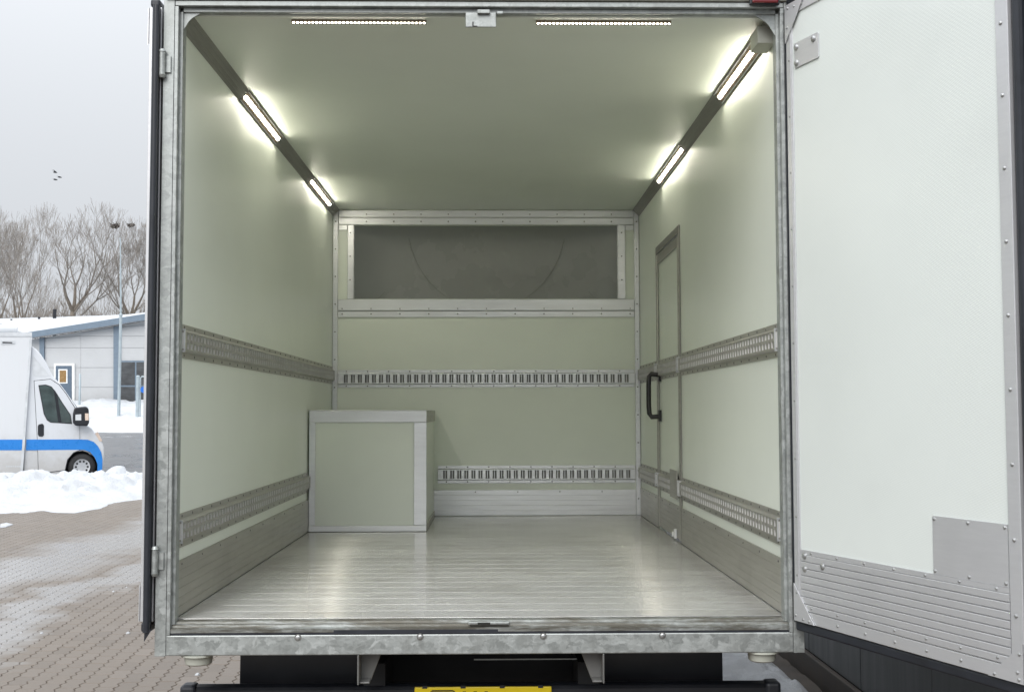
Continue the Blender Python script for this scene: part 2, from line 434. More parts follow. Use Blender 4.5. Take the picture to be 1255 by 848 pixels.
# ------------------------------------------------------------------ snow
def fbm(x, y, z=0., o=5):
    return sum(noise.noise((x*2**k, y*2**k, z+k*7.3))/2**k for k in range(o))
def ridge(x):      # where the ploughed bank lies, front and back
    return 13.6+max(0, (x+7.6))*3.2 if x < -5.9 else 19.0+(x+5.9)*.1
def bank_h(x, y):
    f = ridge(x)+.9*fbm(x*.5, y*.2, 3, 3); bk = 22.9+.4*fbm(x*.6, 2, 5, 2)
    t = (y-f)/max(.6, bk-f)
    if t <= 0 or t >= 1: return -.06
    prof = min(1, t*2.1)**1.5*min(1, (1-t)*5)
    lump = .5+.5*abs(fbm(x*1.3, y*1.1, 1, 4))+.34*max(0, .5-noise.voronoi((x*2.6, y*2.2, 0))[0][0])+.22*max(0, .6-noise.voronoi((x*5.5, y*5.0, 3))[0][0])+.08*noise.noise((x*9, y*9, 2))
    side = .62 if x < -5 else .7
    return -.05+prof*side*lump*.9
sb = sheet('snow_bank', lin(-19, 1.0, 270), lin(13, 23.4, 150), lambda x, y: ZG+bank_h(x, y), m['snow'], 'stuff')
tag(sb, 'lumpy ploughed snow bank in front of the white van', 'snow')
def field_h(x, y):
    e = min(1, max(0, (y-41.2)/2.2+.3*noise.noise((x*.5, 0, 0))))
    return terrain(x, y)-.02+.30*e*(1+.6*fbm(x*.4, y*.3, 2, 4)+.9*abs(fbm(x*1.1, y*.5, 6, 4)))
tag(sheet('snow_field', lin(-45, 15, 300), lin(40.6, 61.5, 70), field_h, m['snow'], 'stuff'), 'trampled snow bank between the road and the building', 'snow')
def side_h(x, y):
    e = min(1, max(0, (1.87+.05*noise.noise((y*2.1, 0, 3))-x)/.10))*min(1, max(0, (x-.6-.12*noise.noise((y*1.2, 5, 3)))/.2))
    return ZG-.02+e*(.075+.05*fbm(x*3, y*3, 4, 4)+.06*max(0, .5-noise.voronoi((x*7, y*6, 1))[0][0]))
tag(sheet('snow_strip', lin(.4, 1.95, 90), lin(.6, 9, 420), side_h, m['snow'], 'stuff'), 'strip of trodden snow between the truck and the dark wall', 'snow')
# thin leftover patches on the blocks, traced on the ground
def patch(name, pts, h, label):
    P = [at(a, b, 'z', ZG) for a, b in pts]; c = sum(P, Vector())/len(P); b = MB(); rings = []
    loop = []
    for i in range(len(P)):
        q, w = P[i], P[(i+1) % len(P)]
        for k in range(6):
            pt = q.lerp(w, k/6); dv = pt-c; loop.append(c+dv*(1+.16*noise.noise((pt.x*2.3, pt.y*2.3, 1))))
    n = len(loop)
    for s_, hz in ((1., .002), (.93, h*.6), (.6, h), (.2, h*1.1)):
        for pt in loop:
            q = c+(pt-c)*s_; b.v.append(Vector((q.x, q.y, ZG+hz+(h*.5*abs(noise.noise((q.x*5, q.y*5, 2))) if s_ < .99 else 0))))
    for r_ in range(3):
        for i in range(n): b.f.append((r_*n+i, r_*n+(i+1) % n, (r_+1)*n+(i+1) % n, (r_+1)*n+i))
    b.f.append(tuple(range(3*n, 4*n)))
    o = b.build(name, m['snow'], smooth=True); return tag(o, label, 'snow')
patch('snow_patch', [(48, 624), (75, 619), (104, 622), (131, 619), (124, 623), (92, 629), (60, 628)], .02, 'thin flat leftover patch of snow lying on the paving before the bank')
patch('snow_patch', [(0, 643), (8, 641), (16, 643), (8, 646), (0, 647)], .02, 'small crust of snow alone on the brown paving')
for k, (a, b_) in enumerate(((26, 775.5), (51, 776), (157, 776), (155, 719.5), (139, 725), (242, 827))):
    q = at(a, b_, 'z', ZG); o = MB(); r0 = .009+.004*(k % 3)
    o.lathe((q.x, q.y, ZG-.002), (0,0,1), [(0, r0), (r0*.5, r0*.9), (r0*.9, r0*.4)], 7)
    o = o.build('snow_crumb', m['snow'], smooth=True); tag(o, 'tiny crumb of snow lying on the paving blocks', 'snow', 'snow crumbs on the paving')

# ------------------------------------------------------------------ the truck
truck = empty('box_truck', (0, 2.0, ZG), 'box truck with open rear doors and a lit empty cargo bay', 'truck')
def L_(u, v, w): return (-WX+w, u, v)      # left wall: along, height, out of the wall
def R_(u, v, w): return (WX-w, u, v)
def B_(u, v, w): return (u, D-w, v)
DY0, DY1, DZ = 2.36, 3.235, 1.775          # side door opening in the right wall

# shells
wl = MB().box(-1.145, -WX, .03, D+.06, -.10, H+.05).build('side_wall', m['grp'], truck)
wl['label'] = 'plain pale green side wall without a door'
wr = MB().box(WX, 1.145, .03, DY0, -.10, H+.05).box(WX, 1.145, DY1, D+.06, -.10, H+.05).box(WX, 1.145, DY0, DY1, DZ, H+.05).build('side_wall', m['grp'], truck)
wr['label'] = 'pale green side wall with the side door'
ceil = MB().box(-WX, WX, .05, D+.06, H, H+.045).build('ceiling', m['grp_ceiling'], truck)
OX0, OX1, OZ0, OZ1 = -.952, .946, 1.544, 2.076
fw = MB().box(-WX, WX, D, D+.045, -.1, OZ0).box(-WX, WX, D, D+.045, OZ1, H).box(-WX, OX0, D, D+.045, OZ0, OZ1).box(OX1, WX, D, D+.045, OZ0, OZ1).build('front_wall', m['grp'], truck)
MB().box(-1.143, 1.143, .04, D+.05, H+.052, H+.07).box(-1.1465, -1.1455, .05, D+.05, -.1, H+.05).box(1.1455, 1.1465, .05, DY0-.02, -.1, H+.05).box(1.1455, 1.1465, DY1+.02, D+.05, -.1, H+.05).build('outer_skin', m['white_ext'], truck)

# hollow nose seen through the opening
sh = MB(); ny = D+.05; prof = []
for i in range(13):
    a = i/12*math.pi/2; prof.append((ny+.62*math.cos(a)**.8, 1.40+.86*math.sin(a)))
for j in range(25):
    t = j/24*2-1; x = 1.09*t; sq = (1-abs(t)**5)
    for (y, z) in prof: sh.v.append(Vector((x, ny+(y-ny)*(.25+.75*sq), z)))
n = len(prof)
sh.f = [(j*n+i, j*n+i+1, (j+1)*n+i+1, (j+1)*n+i) for j in range(24) for i in range(n-1)]
shell = sh.build('nose_shell', m['shell'], truck, smooth=True)
MB().box(-1.09, 1.09, ny-.004, ny+.60, 1.37, 1.395).build('shell_floor', m['shell'], shell)
def shell_y(x, z):
    s_ = min(1, max(0, (z-1.40)/.86)); a = math.asin(s_); t = x/1.09
    return ny+.62*math.cos(a)**.8*(.25+.75*(1-abs(t)**5))
for (cx, cz, rx, rz, a0, a1) in ((0, 2.16, .60, .63, 190, 350), (-.98, 1.86, .26, .32, 245, 320), (.98, 1.86, .26, .32, 220, 295)):
    pts = []
    for k in range(25):
        a = R(a0+(a1-a0)*k/24); x, z = cx+rx*math.cos(a), cz+rz*math.sin(a)
        if z > 1.42 and abs(x) < 1.04: pts.append((x, shell_y(x, z)-.004, z))
    if len(pts) > 2: MB().tube(pts, .0026, 6).build('moulded_seam', m['shell_line'], shell, smooth=True)
for xa in (OX0-.0005, OX1-.0035): MB().box(xa, xa+.004, D-.010, D+.05, OZ0+.001, OZ1-.001).build('opening_liner', m['alu'], fw)

# front wall trims, each a strip of its own
def strip(nm, x0, x1, z0, z1, d=.008, mat='alu_x', par=None):
    return MB().box(x0, x1, D-d, D-.0005, z0, z1).build(nm, m[mat], par or fw, bevel=.002, seg=1)
strip('corner_trim', -WX+.003, -1.062, .001, H-.006, .012, 'alu'); strip('corner_trim', 1.062, WX-.003, .001, H-.006, .012, 'alu')
strip('top_trim', -1.060, 1.060, 2.131, 2.180, .014); strip('upper_trim', -1.060, 1.060, 2.078, 2.128, .010)
strip('side_trim', -.994, -.953, 1.541, 2.076, .012, 'alu'); strip('side_trim', .947, .998, 1.541, 2.076, .012, 'alu')
strip('stub_trim', -1.060, -.996, 2.038, 2.076, .008); strip('stub_trim', 1.000, 1.060, 2.038, 2.076, .008)
strip('lower_trim', -1.060, 1.060, 1.460, 1.539, .016); strip('bottom_trim', -1.060, 1.060, 1.412, 1.456, .009)
rv = MB()
for zz in (2.152, 2.100): [rv.rivet((x, D-.013, zz), (0,-1,0), .006) for x in lin(-.86, .9, 10)]
for zz in (1.473, 1.436): [rv.rivet((x, D-.0145 if zz > 1.45 else D-.009, zz), (0,-1,0), .006) for x in lin(-1.03, 1.03, 11)]
for x in (-1.08, 1.08): [rv.rivet((x, D-.012, z), (0,-1,0), .006) for z in lin(.12, 2.1, 11)]
for x in (-.975, .972): [rv.rivet((x, D-.012, z), (0,-1,0), .006) for z in (1.68, 1.85, 2.02)]
rv.build('rivet_field', m['rivet'], fw)['kind'] = 'stuff'

# lashing rails with real slots
def rail(u0, u1, zc, mp, mat, par, two_rows, h=.124, rim=(False, False)):
    b = MB(mp); z0, z1 = zc-h/2, zc+h/2; t = .021
    b.box(u0, u1, z0, z0+.020, .0005, .004); b.box(u0, u1, z1-.020, z1, .0005, .004)       # flanges
    for s_, za, zb in ((1, z0+.020, z0+.027), (-1, z1-.020, z1-.027)):                      # sloping shoulders
        b.add([(u0, za, .0005), (u1, za, .0005), (u1, zb, .0005), (u0, zb, .0005), (u0, za, .004), (u1, za, .004), (u1, zb, t), (u0, zb, t)],
              [(0,1,2,3), (4,5,6,7), (0,1,5,4), (1,2,6,5), (2,3,7,6), (3,0,4,7)])
    a0, a1 = z0+.027, z1-.027
    sh_ = .029
    w0 = .0035 if two_rows else t-.0025      # thick pierced bar on the sides, thin pressed sheet at the front
    b.box(u0, u1, a0, zc-sh_, .002, t); b.box(u0, u1, zc+sh_, a1, .002, t)
    n = int((u1-u0-.02)/.05); off = (u1-u0-n*.05)/2
    e = u0; bars = MB(mp)
    for k in range(n):
        s0 = u0+off+k*.05+.011; b.box(e, s0, zc-sh_, zc+sh_, t-.001 if two_rows else w0, t)
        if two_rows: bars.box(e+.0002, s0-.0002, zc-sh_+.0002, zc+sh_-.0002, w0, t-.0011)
        e = s0+.028
    b.box(e, u1, zc-sh_, zc+sh_, w0, t)
    if two_rows: bars.build('slot_bars', m['alu_lit_bar'], par)['kind'] = 'stuff'
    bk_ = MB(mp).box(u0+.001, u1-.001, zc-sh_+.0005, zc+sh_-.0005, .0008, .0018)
    bk_.build('slot_shade_sheet', m['slot_shade'], par)  # sheet put in to darken the slots with painted shade
    if two_rows: b.box(u0+.002, u1-.002, zc-.006, zc+.006, .0036, t-.0012)                  # web half way up the slots
    else:
        for k in range(n):
            s0 = u0+off+k*.05+.011; b.box(s0+.011, s0+.016, zc-sh_+.001, zc+sh_-.001, .0025, .010)
    o = b.build('lashing_rail', mat, par)
    rb = MB(mp)
    k = u0+.06
    while k < u1:
        for zz in (z0+.010, z1-.010): rb.lathe((k, zz, .0038), (0,0,1), [(0, .0055), (.002, .0045), (.003, .002)], 6)
        k += .15
    rb.build('rail_rivets', m['rivet'], par)['kind'] = 'stuff'
    for f_, u in zip(rim, (u0, u1)):
        if f_:
            q = MB(mp); q.box(u-.004, u+.004, z0+.024, z1-.024, t-.001, t+.003).box(u-.004, u+.004, z0+.020, z0+.026, .003, t+.003).box(u-.004, u+.004, z1-.026, z1-.020, .003, t+.003)
            q.build('rail_end_rim', m['alu'], par)
    return o
def kick(u0, u1, z1, mp, mat, par, rows=6, z0=.004):
    b = MB(mp); hh = (z1-z0)/rows
    poly = [(z0, .0005)]
    for r_ in range(rows):
        a = z0+r_*hh; poly += [(a+.0005, .0062), (a+.0015, .0075), (a+hh-.0015, .0075), (a+hh-.0005, .0062)]
    poly += [(z1, .0062), (z1, .0005)]
    n = len(poly)
    b.add([(u0, z, w) for z, w in poly]+[(u1, z, w) for z, w in poly], [tuple(range(n)), tuple(range(2*n-1, n-1, -1))]+[(i, (i+1) % n, n+(i+1) % n, n+i) for i in range(n)])
    o = b.build('kick_plate', mat, par)
    rb = MB(mp); k = u0+.08
    while k < u1: rb.lathe((k, z1-.014, .0074), (0,0,1), [(0, .005), (.002, .004), (.003, .002)], 6); k += .3
    rb.build('kick_rivets', m['rivet'], par)['kind'] = 'stuff'
    return o
RU, RLo, KT = .998, .307, .200
for zc in (RU, RLo):
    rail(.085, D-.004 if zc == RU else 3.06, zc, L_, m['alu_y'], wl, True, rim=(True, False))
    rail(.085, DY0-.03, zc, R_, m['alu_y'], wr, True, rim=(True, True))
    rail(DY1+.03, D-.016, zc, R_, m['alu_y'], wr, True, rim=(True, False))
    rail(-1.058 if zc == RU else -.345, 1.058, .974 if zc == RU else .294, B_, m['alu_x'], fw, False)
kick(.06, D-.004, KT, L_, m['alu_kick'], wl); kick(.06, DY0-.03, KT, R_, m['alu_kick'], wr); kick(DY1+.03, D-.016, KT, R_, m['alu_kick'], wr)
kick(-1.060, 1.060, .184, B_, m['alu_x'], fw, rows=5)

# side door
sdr = MB().box(WX+.003, 1.14, DY0+.012, DY1-.012, .012, 1.735).build('side_door', m['grp'], truck)
JX = WX
def jamb(nm, y0, y1, z0, z1, pr=.016, mat='alu'):
    return MB().box(JX-pr, JX-.0005, y0, y1, z0, z1).build(nm, m[mat], sdr, bevel=.003, seg=1)
jamb('jamb', DY0-.030, DY0-.002, .002, DZ+.012, .010, 'alu_dark'); jamb('jamb', DY1+.002, DY1+.028, .002, DZ+.012, .008, 'alu_dark')
jamb('lintel', DY0-.0015, DY1+.0015, DZ-.034, DZ+.012, .010, 'alu_dark')
jamb('door_edge', DY0+.012, DY0+.034, .014, 1.733, .010, 'alu_y'); jamb('door_edge', DY1-.034, DY1-.012, .014, 1.733, .010, 'alu_y')
jamb('door_top_rail', DY0+.036, DY1-.036, 1.672, 1.732, .008, 'alu_y')
MB().box(JX+.001, JX+.03, DY0+.004, DY1-.004, 1.7355, DZ-.036).build('top_gap', m['dark_slot'], sdr)
def Dm(u, v, w): return (WX+.003-w, u, v)
for zc in (RU, RLo): rail(DY0+.036, DY1-.036, zc, Dm, m['alu_y'], sdr, True, rim=(True, True))
kick(DY0+.036, DY1-.036, KT, Dm, m['alu_kick'], sdr, z0=.016)
MB().box(WX-.022, WX-.0185, DY0+.037, DY0+.30, .243, .402).build('cover_plate', m['alu_y'], sdr)
hp = [(WX, 3.15, .965), (WX-.058, 3.15, .972), (WX-.072, 3.15, .955), (WX-.075, 3.15, .90), (WX-.075, 3.15, .77), (WX-.072, 3.15, .725), (WX-.058, 3.15, .702), (WX, 3.15, .706)]
hb = MB().tube(hp, .0155, 10); hb.box(WX-.014, WX+.002, 3.125, 3.175, .925, .995).box(WX-.014, WX+.002, 3.125, 3.175, .675, .745)
hb.build('pull_handle', m['handle'], sdr, smooth=True)
MB().box(WX-.020, WX-.006, 2.515, 2.545, .012, .066).box(WX-.028, WX-.006, 2.550, 2.570, .020, .048).build('bolt_catch', m['bframe'], sdr, bevel=.002, seg=1)

# floor planks laid across
fl = MB().box(-WX, WX, .06, D, -.06, -.008).build('floor', m['alu_y'], truck)
NP = 28; pwid = (D-.0715)/NP
b = MB(); c = .0009
x0, x1 = -WX+.0005, WX-.0005
prof = [(0.0006, -.0075), (.0006, -c), (c, 0)]
prof += [(pwid-c, 0), (pwid-.0006, -c), (pwid-.0006, -.0075)]
b.prism(prof, x0, x1, 'x')
pl0 = b.build('floor_plank', m['floor'], fl); pl0.location = (0, .0705, 0)
for k in range(1, NP): share(pl0, 'floor_plank', (0, .0705+k*pwid, 0), fl)

# coving and lamps in the upper corners
CH = .047
for sgn, lamps in ((-1, ((1.03, 1.90), (2.96, 3.83))), (1, ((.235, 1.07), (2.07, 3.01)))):
    ys = [.055]+[q for l in lamps for q in l]+[D-.004]
    poly = [(sgn*(WX-.0005), H-CH), (sgn*(WX-CH), H-.0005), (sgn*(WX-.0005), H-.0005)]
    cv = None
    for k in range(0, len(ys), 2):
        o = MB().prism(poly, ys[k], ys[k+1], 'y')
        for s_ in (.25, .5, .75):     # fine ribs along the strip
            px_, pz_ = sgn*(WX-CH*s_), H-CH*(1-s_); nx, nz = -sgn*.7071, -.7071; tx, tz = -sgn*.7071, .7071
            o.prism([(px_-tx*.003, pz_-tz*.003), (px_+tx*.003, pz_+tz*.003), (px_+tx*.002+nx*.002, pz_+tz*.002+nz*.002), (px_-tx*.002+nx*.002, pz_-tz*.002+nz*.002)], ys[k], ys[k+1], 'y')
        o.build('coving', m['cove'], truck)
    for (a, e) in lamps:
        nx, nz = -sgn*.7071, -.7071; tx, tz = -sgn*.7071, .7071
        mx_, mz_ = sgn*(WX-CH/2), H-CH/2
        def q(t, w): return (mx_+tx*t+nx*w, mz_+tz*t+nz*w)
        hs = MB().prism([q(-.033, -.014), q(.033, -.014), q(.033, .003), q(.031, .003), q(.031, .001), q(-.031, .001), q(-.031, .003), q(-.033, .003)], a+.001, e-.001, 'y').build('light_strip', m['led_base'], truck)
        MB().prism([q(-.0085, .0012), q(.0085, .0012), q(.007, .0030), q(-.007, .0030)], a+.02, e-.02, 'y').build('diffuser', m['led'], hs)
        for s_ in (-1, 1): MB().prism([q(s_*.0265-.0025, .0012), q(s_*.0265+.0025, .0012), q(s_*.0265+.0025, .005), q(s_*.0265-.0025, .005)], a+.002, e-.002, 'y').build('reflector_rib', m['alu'], hs)
MB().box(WX-.068, WX-.002, .09, .215, 2.105, 2.172).build('junction_box', m['lamp_box'], truck, bevel=.003)

# rear frame
def post(sgn):
    o = MB()
    o.box(sgn*1.147, sgn*1.1085, 0, .05, -.118, 2.262); o.box(sgn*1.1085, sgn*1.1065, .006, .05, -.046, 2.205); o.box(sgn*1.1065, sgn*1.094, -.002, .05, -.046, 2.205)
    o.box(sgn*1.094, sgn*1.083, .022, .068, -.012, 2.193)
    return o.build('corner_post', m['galv'], truck, bevel=.0025)
post(-1); post(1)
hd = MB().box(-1.1065, 1.1065, 0, .05, 2.2075, 2.2265).box(-1.083, 1.083, .022, .075, 2.191, 2.2072).build('header', m['galv'], truck, bevel=.002)
MB().box(-1.14, 1.14, -.012, .05, 2.2295, 2.34).build('header_cap', m['lamp_box'], hd, bevel=.006)
RZ = at(950, 3.6, 'y', -.04).z; ml = MB().box(.985, 1.080, -.040, -.0305, RZ, RZ+.07).build('marker_lamp', m['red'], truck, bevel=.006)
MB().box(.978, 1.087, -.030, -.0125, RZ-.003, RZ+.08).build('lamp_surround', m['black'], ml, bevel=.004)
MB().box(-1.1085, 1.1085, .0005, .05, -.117, -.046).build('sill_beam', m['galv'], truck, bevel=.004)
sill = [(.010, -.0455), (.010, -.040), (.0015, -.038), (.0015, -.024), (.016, -.0215), (.018, -.0135), (.036, -.012), (.038, -.0045), (.0695, -.002), (.0695, -.058), (.052, -.058), (.052, -.0455)]
ss = MB().prism(sill, -1.093, 1.093, 'x').build('stepped_sill', m['sill'], truck)
MB().box(-1.092, 1.092, .003, .0095, -.0458, -.0385).build('gap_shade_strip', m['rubber'], ss)  # dark strip painting the shade in the gap between sill and beam
MB().box(-.52, .06, .0005, .003, -.0435, -.030).build('gap_shade_strip', m['rubber'], ss)  # wider run of the same painted gap shade
MB().box(-.045, .10, -.0005, .03, -.0135, -.004).build('latch_keeper', m['galv'], ss, bevel=.002)
MB().box(-.012, .032, -.0025, .02, -.0125, -.0055).build('latch_hole', m['dark_slot'], ss)
for x in (-.645, -.215, .22, .642):
    o = MB(); o.lathe((x, .001, -.0555), (0,-1,0), [(0, .0085), (.003, .0085), (.005, .006), (.0055, .003)], 12)
    bo = o.build('bolt', m['rivet_l'], truck, smooth=True); MB().lathe((x, .0008, -.0555), (0,-1,0), [(0, .0125), (.0012, .0125)], 16).build('washer', m['rivet'], bo)
for sgn, s_ in ((-1, .062), (1, .078)):
    b = MB(); pts = [(sgn*1.083, 2.191)]
    for k in range(7):
        t = k/6; pts.append((sgn*(1.083-s_*(1-t)*(1-.22*math.sin(math.pi*t))), 2.191-s_*t*(1-.22*math.sin(math.pi*t))))
    b.prism(pts, .030, .036, 'y').build('gusset', m['galv'], truck)
lp = MB().box(-.055, .057, .010, .016, 2.135, 2.19).build('latch_plate', m['galv'], truck, bevel=.006, seg=3)
MB().box(-.012, .034, -.004, .0095, 2.182, 2.196).box(.06, .082, -.004, .02, 2.180, 2.190).build('latch_block', m['galv'], lp, bevel=.002)
MB().box(-.030, -.026, .0085, .0098, 2.137, 2.155).box(-.026, -.012, .0085, .0098, 2.137, 2.140).build('scratch_mark', m['dark_slot'], lp)
for (xa, xb) in ((-.700, -.202), (.205, .708)):
    st = MB().box(xa, xb, .0765, .098, 2.1745, 2.1845).build('light_bar', m['led_base'], truck)
    d_ = MB(); n = 35
    for k in range(n):
        x = xa+.008+(xb-xa-.016)*k/(n-1); d_.lathe((x, .0800, 2.1755), (0, .15, -1), [(0, .0042), (.003, .0036), (.0042, .0015)], 7)
    d_.build('led_row', m['led_dot'], st)['kind'] = 'stuff'

# hinges on the rear frame
def hinge(x, z):
    o = MB(); o.tube([(x, -.016, z-.042), (x, -.016, z+.042)], .0115, 12).box(x+.004, x+.028, -.008, .002, z-.03, z+.03)
    o.tube([(x, -.016, z+.042), (x, -.016, z+.052)], [.014, .009], 12).tube([(x, -.016, z-.052), (x, -.016, z-.042)], [.009, .014], 12)
    o.build('hinge', m['galv'], truck, smooth=True)
for z in (1.99, .215): hinge(-1.146, z)
for z in (1.80, .5): hinge(1.150, z)

# rear doors --------------------------------------------------------
du = Vector((.3428, -.9394, 0)); dn = Vector((-.9394, -.3428, 0))     # along the leaf, and its inner face normal
HX = Vector((1.114, -.02, 0))
DW, DT, DZ0, DZ1 = 1.056, .040, .0, 2.205
def RD(u, v, w): q = HX+du*u+dn*w; return (q.x, q.y, v)
def LD(u, v, w): return (-1.158-DT-w, .012+u, v)                       # folded back along the truck: inner face outwards
def rear_door(mp, label, sw=-.002):
    def bx(nm, u0, u1, z0, z1, w0, w1, mat, par, bev=0): return MB(mp).box(u0, u1, z0, z1, w0, w1).build(nm, m[mat], par, bevel=bev, seg=2)
    dr = bx('rear_door', .012, DW-.012, .012, DZ1-.012, -DT+.002, 0, 'grp_door', truck); dr['label'] = label
    bx('outer_face', .003, DW-.003, .003, DZ1-.003, -DT, -DT+.0015, 'white_ext', dr)
    bx('edge_profile', 0, .036, .0, DZ1, -DT-.001, .005, 'alu_door', dr, .002); bx('edge_profile', 1.010, DW, .0, DZ1, -DT-.001, .006, 'alu_door', dr, .002)
    bx('edge_profile', .0365, 1.0095, .0, .040, -DT-.001, .0055, 'alu_door', dr, .002); bx('edge_profile', .0365, 1.0095, 2.162, DZ1, -DT-.001, .0055, 'alu_door', dr, .002)
    bx('edge_rib', .024, .028, .03, DZ1-.03, .0045, .0075, 'alu_door', dr)
    # ribbed kick plate, slat by slat
    z = .0415; ns = 8; sh_ = (.236-z)/ns
    for k in range(ns):
        a = z+k*sh_; q = MB(mp)
        q.add([(u, v, w) for u in (.040, 1.0085) for v, w in ((a, .0005), (a+.0006, .0045), (a+.003, .0062), (a+sh_-.003, .0066), (a+sh_-.0012, .0045), (a+sh_-.0006, .0005))],
              [tuple(range(6)), tuple(range(11, 5, -1))]+[(i, (i+1) % 6, 6+(i+1) % 6, 6+i) for i in range(6)])
        q.build('kick_slat', m['alu_door'], dr)
    bx('kick_top_strip', .040, 1.0085, .2362, .252, .0005, .005, 'alu_door', dr)
    bx('patch_plate', .708, 1.005, .2525, .424, .0005, .0035, 'alu_door', dr)
    q = MB(mp); pts = [(.050, 1.962), (.186, 1.962), (.190, 1.966), (.190, 2.047), (.186, 2.052), (.050, 2.052)]
    q.add([(u, v, w) for w in (.0005, .005) for u, v in pts], [tuple(range(5, -1, -1)), tuple(range(6, 12))]+[(i, (i+1) % 6, 6+(i+1) % 6, 6+i) for i in range(6)])
    q.build('hinge_plate', m['alu_door'], dr)
    for tri in (((.001, 2.204), (.118, 2.204), (.001, 2.066)), ((.001, .001), (.118, .001), (.001, .130)), ((1.055, .001), (.925, .001), (1.055, .108)), ((1.055, 2.204), (.925, 2.204), (1.055, 2.09))):
        MB(mp).add([(u, v, w) for w in (.0072, .0105) for u, v in tri], [(2,1,0), (3,4,5), (0,1,4,3), (1,2,5,4), (2,0,3,5)]).build('corner_plate', m['alu_door'], dr)
    r1 = MB(mp)
    def rvt(u, v, w, r): r1.lathe((u, v, w), (0,0,1), [(-.001, r), (r*.35, r*.85), (r*.65, r*.4)], 8)
    for z in lin(.16, 2.0, 10): rvt(.017, z, .005, .005); rvt(1.031, z+.02, .006, .0065)
    for u in lin(.10, .96, 7): rvt(u, .244, .005, .0055); rvt(u, .056, .0065, .005); rvt(u, .020, .0055, .0055); rvt(u, 2.182, .0055, .005)
    for u, v in ((.716, .415), (.855, .415), (.995, .415), (.716, .262), (.855, .262), (.995, .262)): rvt(u, v, .0035, .006)
    for u, v in ((.02, .10), (.012, .02), (.055, .012), (.09, .010), (.95, .01), (1.04, .012), (1.043, .08), (1.035, .03), (.02, 2.19), (.06, 2.185), (.015, 2.12)): rvt(u, v, .0105, .0055)
    r1.build('rivet_field', m['rivet_l'], dr)['kind'] = 'stuff'
    for u, v in ((.063, 2.035), (.063, 1.978), (.165, 2.035), (.064, .232), (.064, .187), (.167, .207)):
        MB(mp).lathe((u, v, .005), (0,0,1), [(0, .0115), (.003, .0115), (.0065, .008), (.008, .004)], 12).build('dome_bolt', m['rivet_l'], dr, smooth=True)
    # rubber seal round the edge
    a, b_ = -.006, DW+.012; zb, zt = -.020, DZ1+.010
    bx('seal', -.030, -.002, -.010, DZ1+.004, -DT+.001, sw, 'rubber', dr, .010); bx('seal', DW+.001, DW+.034, -.010, DZ1+.004, -DT+.002, -.001, 'rubber', dr, .012)
    bx('seal', -.006, DW+.02, -.036, -.001, -DT+.006, .001, 'rubber', dr, .008); bx('seal', -.006, DW+.02, DZ1+.001, DZ1+.030, -DT+.006, .001, 'rubber', dr, .008)
    return dr
rear_door(RD, 'rear door standing wide open beside the cargo bay')
ld = rear_door(LD, 'rear door folded right back along the truck side', -.012)
MB().tube([(-1.170, -.024, -.03), (-1.169, -.026, 1.0), (-1.167, -.024, 2.20)], [.012, .013, .012], 10).build('edge_seal', m['rubber'], ld, smooth=True)
MB().add([(-1.175, -.03, -.03), (-1.148, -.03, -.018), (-1.176, -.028, -.062), (-1.176, -.02, -.03)], [(0,1,2), (0,2,3), (1,3,2), (0,3,1)]).build('loose_seal_tip', m['rubber'], ld)

# under the bay
for sgn in (-1, 1):
    x = sgn*1.006
    MB().lathe((x, .055, -.118), (0,0,-1), [(0, .062), (.006, .062), (.010, .050), (.034, .047), (.038, .042)], 24).build('rubber_buffer', m['lamp_box'], truck, smooth=True)
    x = sgn*.41
    br = MB(); 
    br.prism([(x-sgn*.055, -.118), (x+sgn*.026, -.118), (x+sgn*.026, -.222), (x-sgn*.015, -.222)], .085, .091, 'y'); br.box(x+sgn*.020, x+sgn*.026, .0, .085, -.222, -.118)
    br.box(x-sgn*.015, x+sgn*.0195, .02, .084, -.222, -.216)
    br.build('bracket', m['lamp_box_d'], truck, bevel=.002, seg=1)
    MB().box(sgn*.36, sgn*.44, .25, D+1.6, -.34, -.20).build('chassis_rail', m['black_matt'], truck)
    mf = MB().prism([(sgn*.46, -.13), (sgn*.935, -.13), (sgn*.94, -.62), (sgn*.46, -.62)], .42, .435, 'y').build('mud_flap', m['black'], truck)
    for yy in (1.25, 5.15):
        cx, cz, r_ = sgn*.92, ZG+.335, .335
        wh = MB().lathe((cx-.11, yy, cz), (1,0,0), [(0, .20), (0, .30), (.02, .325), (.06, r_), (.16, r_), (.20, .325), (.22, .30), (.22, .20)], 32).build('wheel', m['tyre'], truck, smooth=True)
        MB().lathe((cx-.10, yy, cz), (1,0,0), [(0, .05), (0, .19), (.01, .205), (.19, .205), (.20, .19), (.20, .05)], 24).build('rim', m['rim'], wh, smooth=True)
MB().box(-1.10, 1.10, .30, D, -.118, -.10).build('subframe_deck', m['black_matt'], truck)
for y_ in (.6, 1.25, 2.6): MB().box(-.80, .80, y_-.05, y_+.05, -.50, -.34).build('cross_beam', m['black_matt'], truck)
MB().box(-.359, .359, .55, .57, -.60, -.12).build('underbody_blocker', m['black_matt'], truck)  # dark panel added to block daylight showing through under the chassis
MB().box(-.03, .36, .30, .304, -.200, -.196).build('cable_duct', m['galv'], truck)
bp = MB().prism([(.235, -.345), (.235, -.294), (.245, -.282), (.275, -.277), (.30, -.281), (.30, -.46), (.25, -.46)], -1.075, 1.075, 'x').build('bumper', m['black'], truck, bevel=.004)
for sgn in (-1, 1):
    MB().box(sgn*1.06, sgn*1.118, .225, .30, -.45, -.272).build('bumper_cap', m['rubber'], bp, bevel=.014, seg=3)
    MB().box(sgn*.69, sgn*1.04, .222, .2355, -.44, -.312).build('tail_light', m['red'], truck, bevel=.006)
def plate_pt(px, py): q = at(px, py, 'y', .222); return q.x, q.z
x0, z1 = plate_pt(508, 842); x1, _ = plate_pt(676, 841)
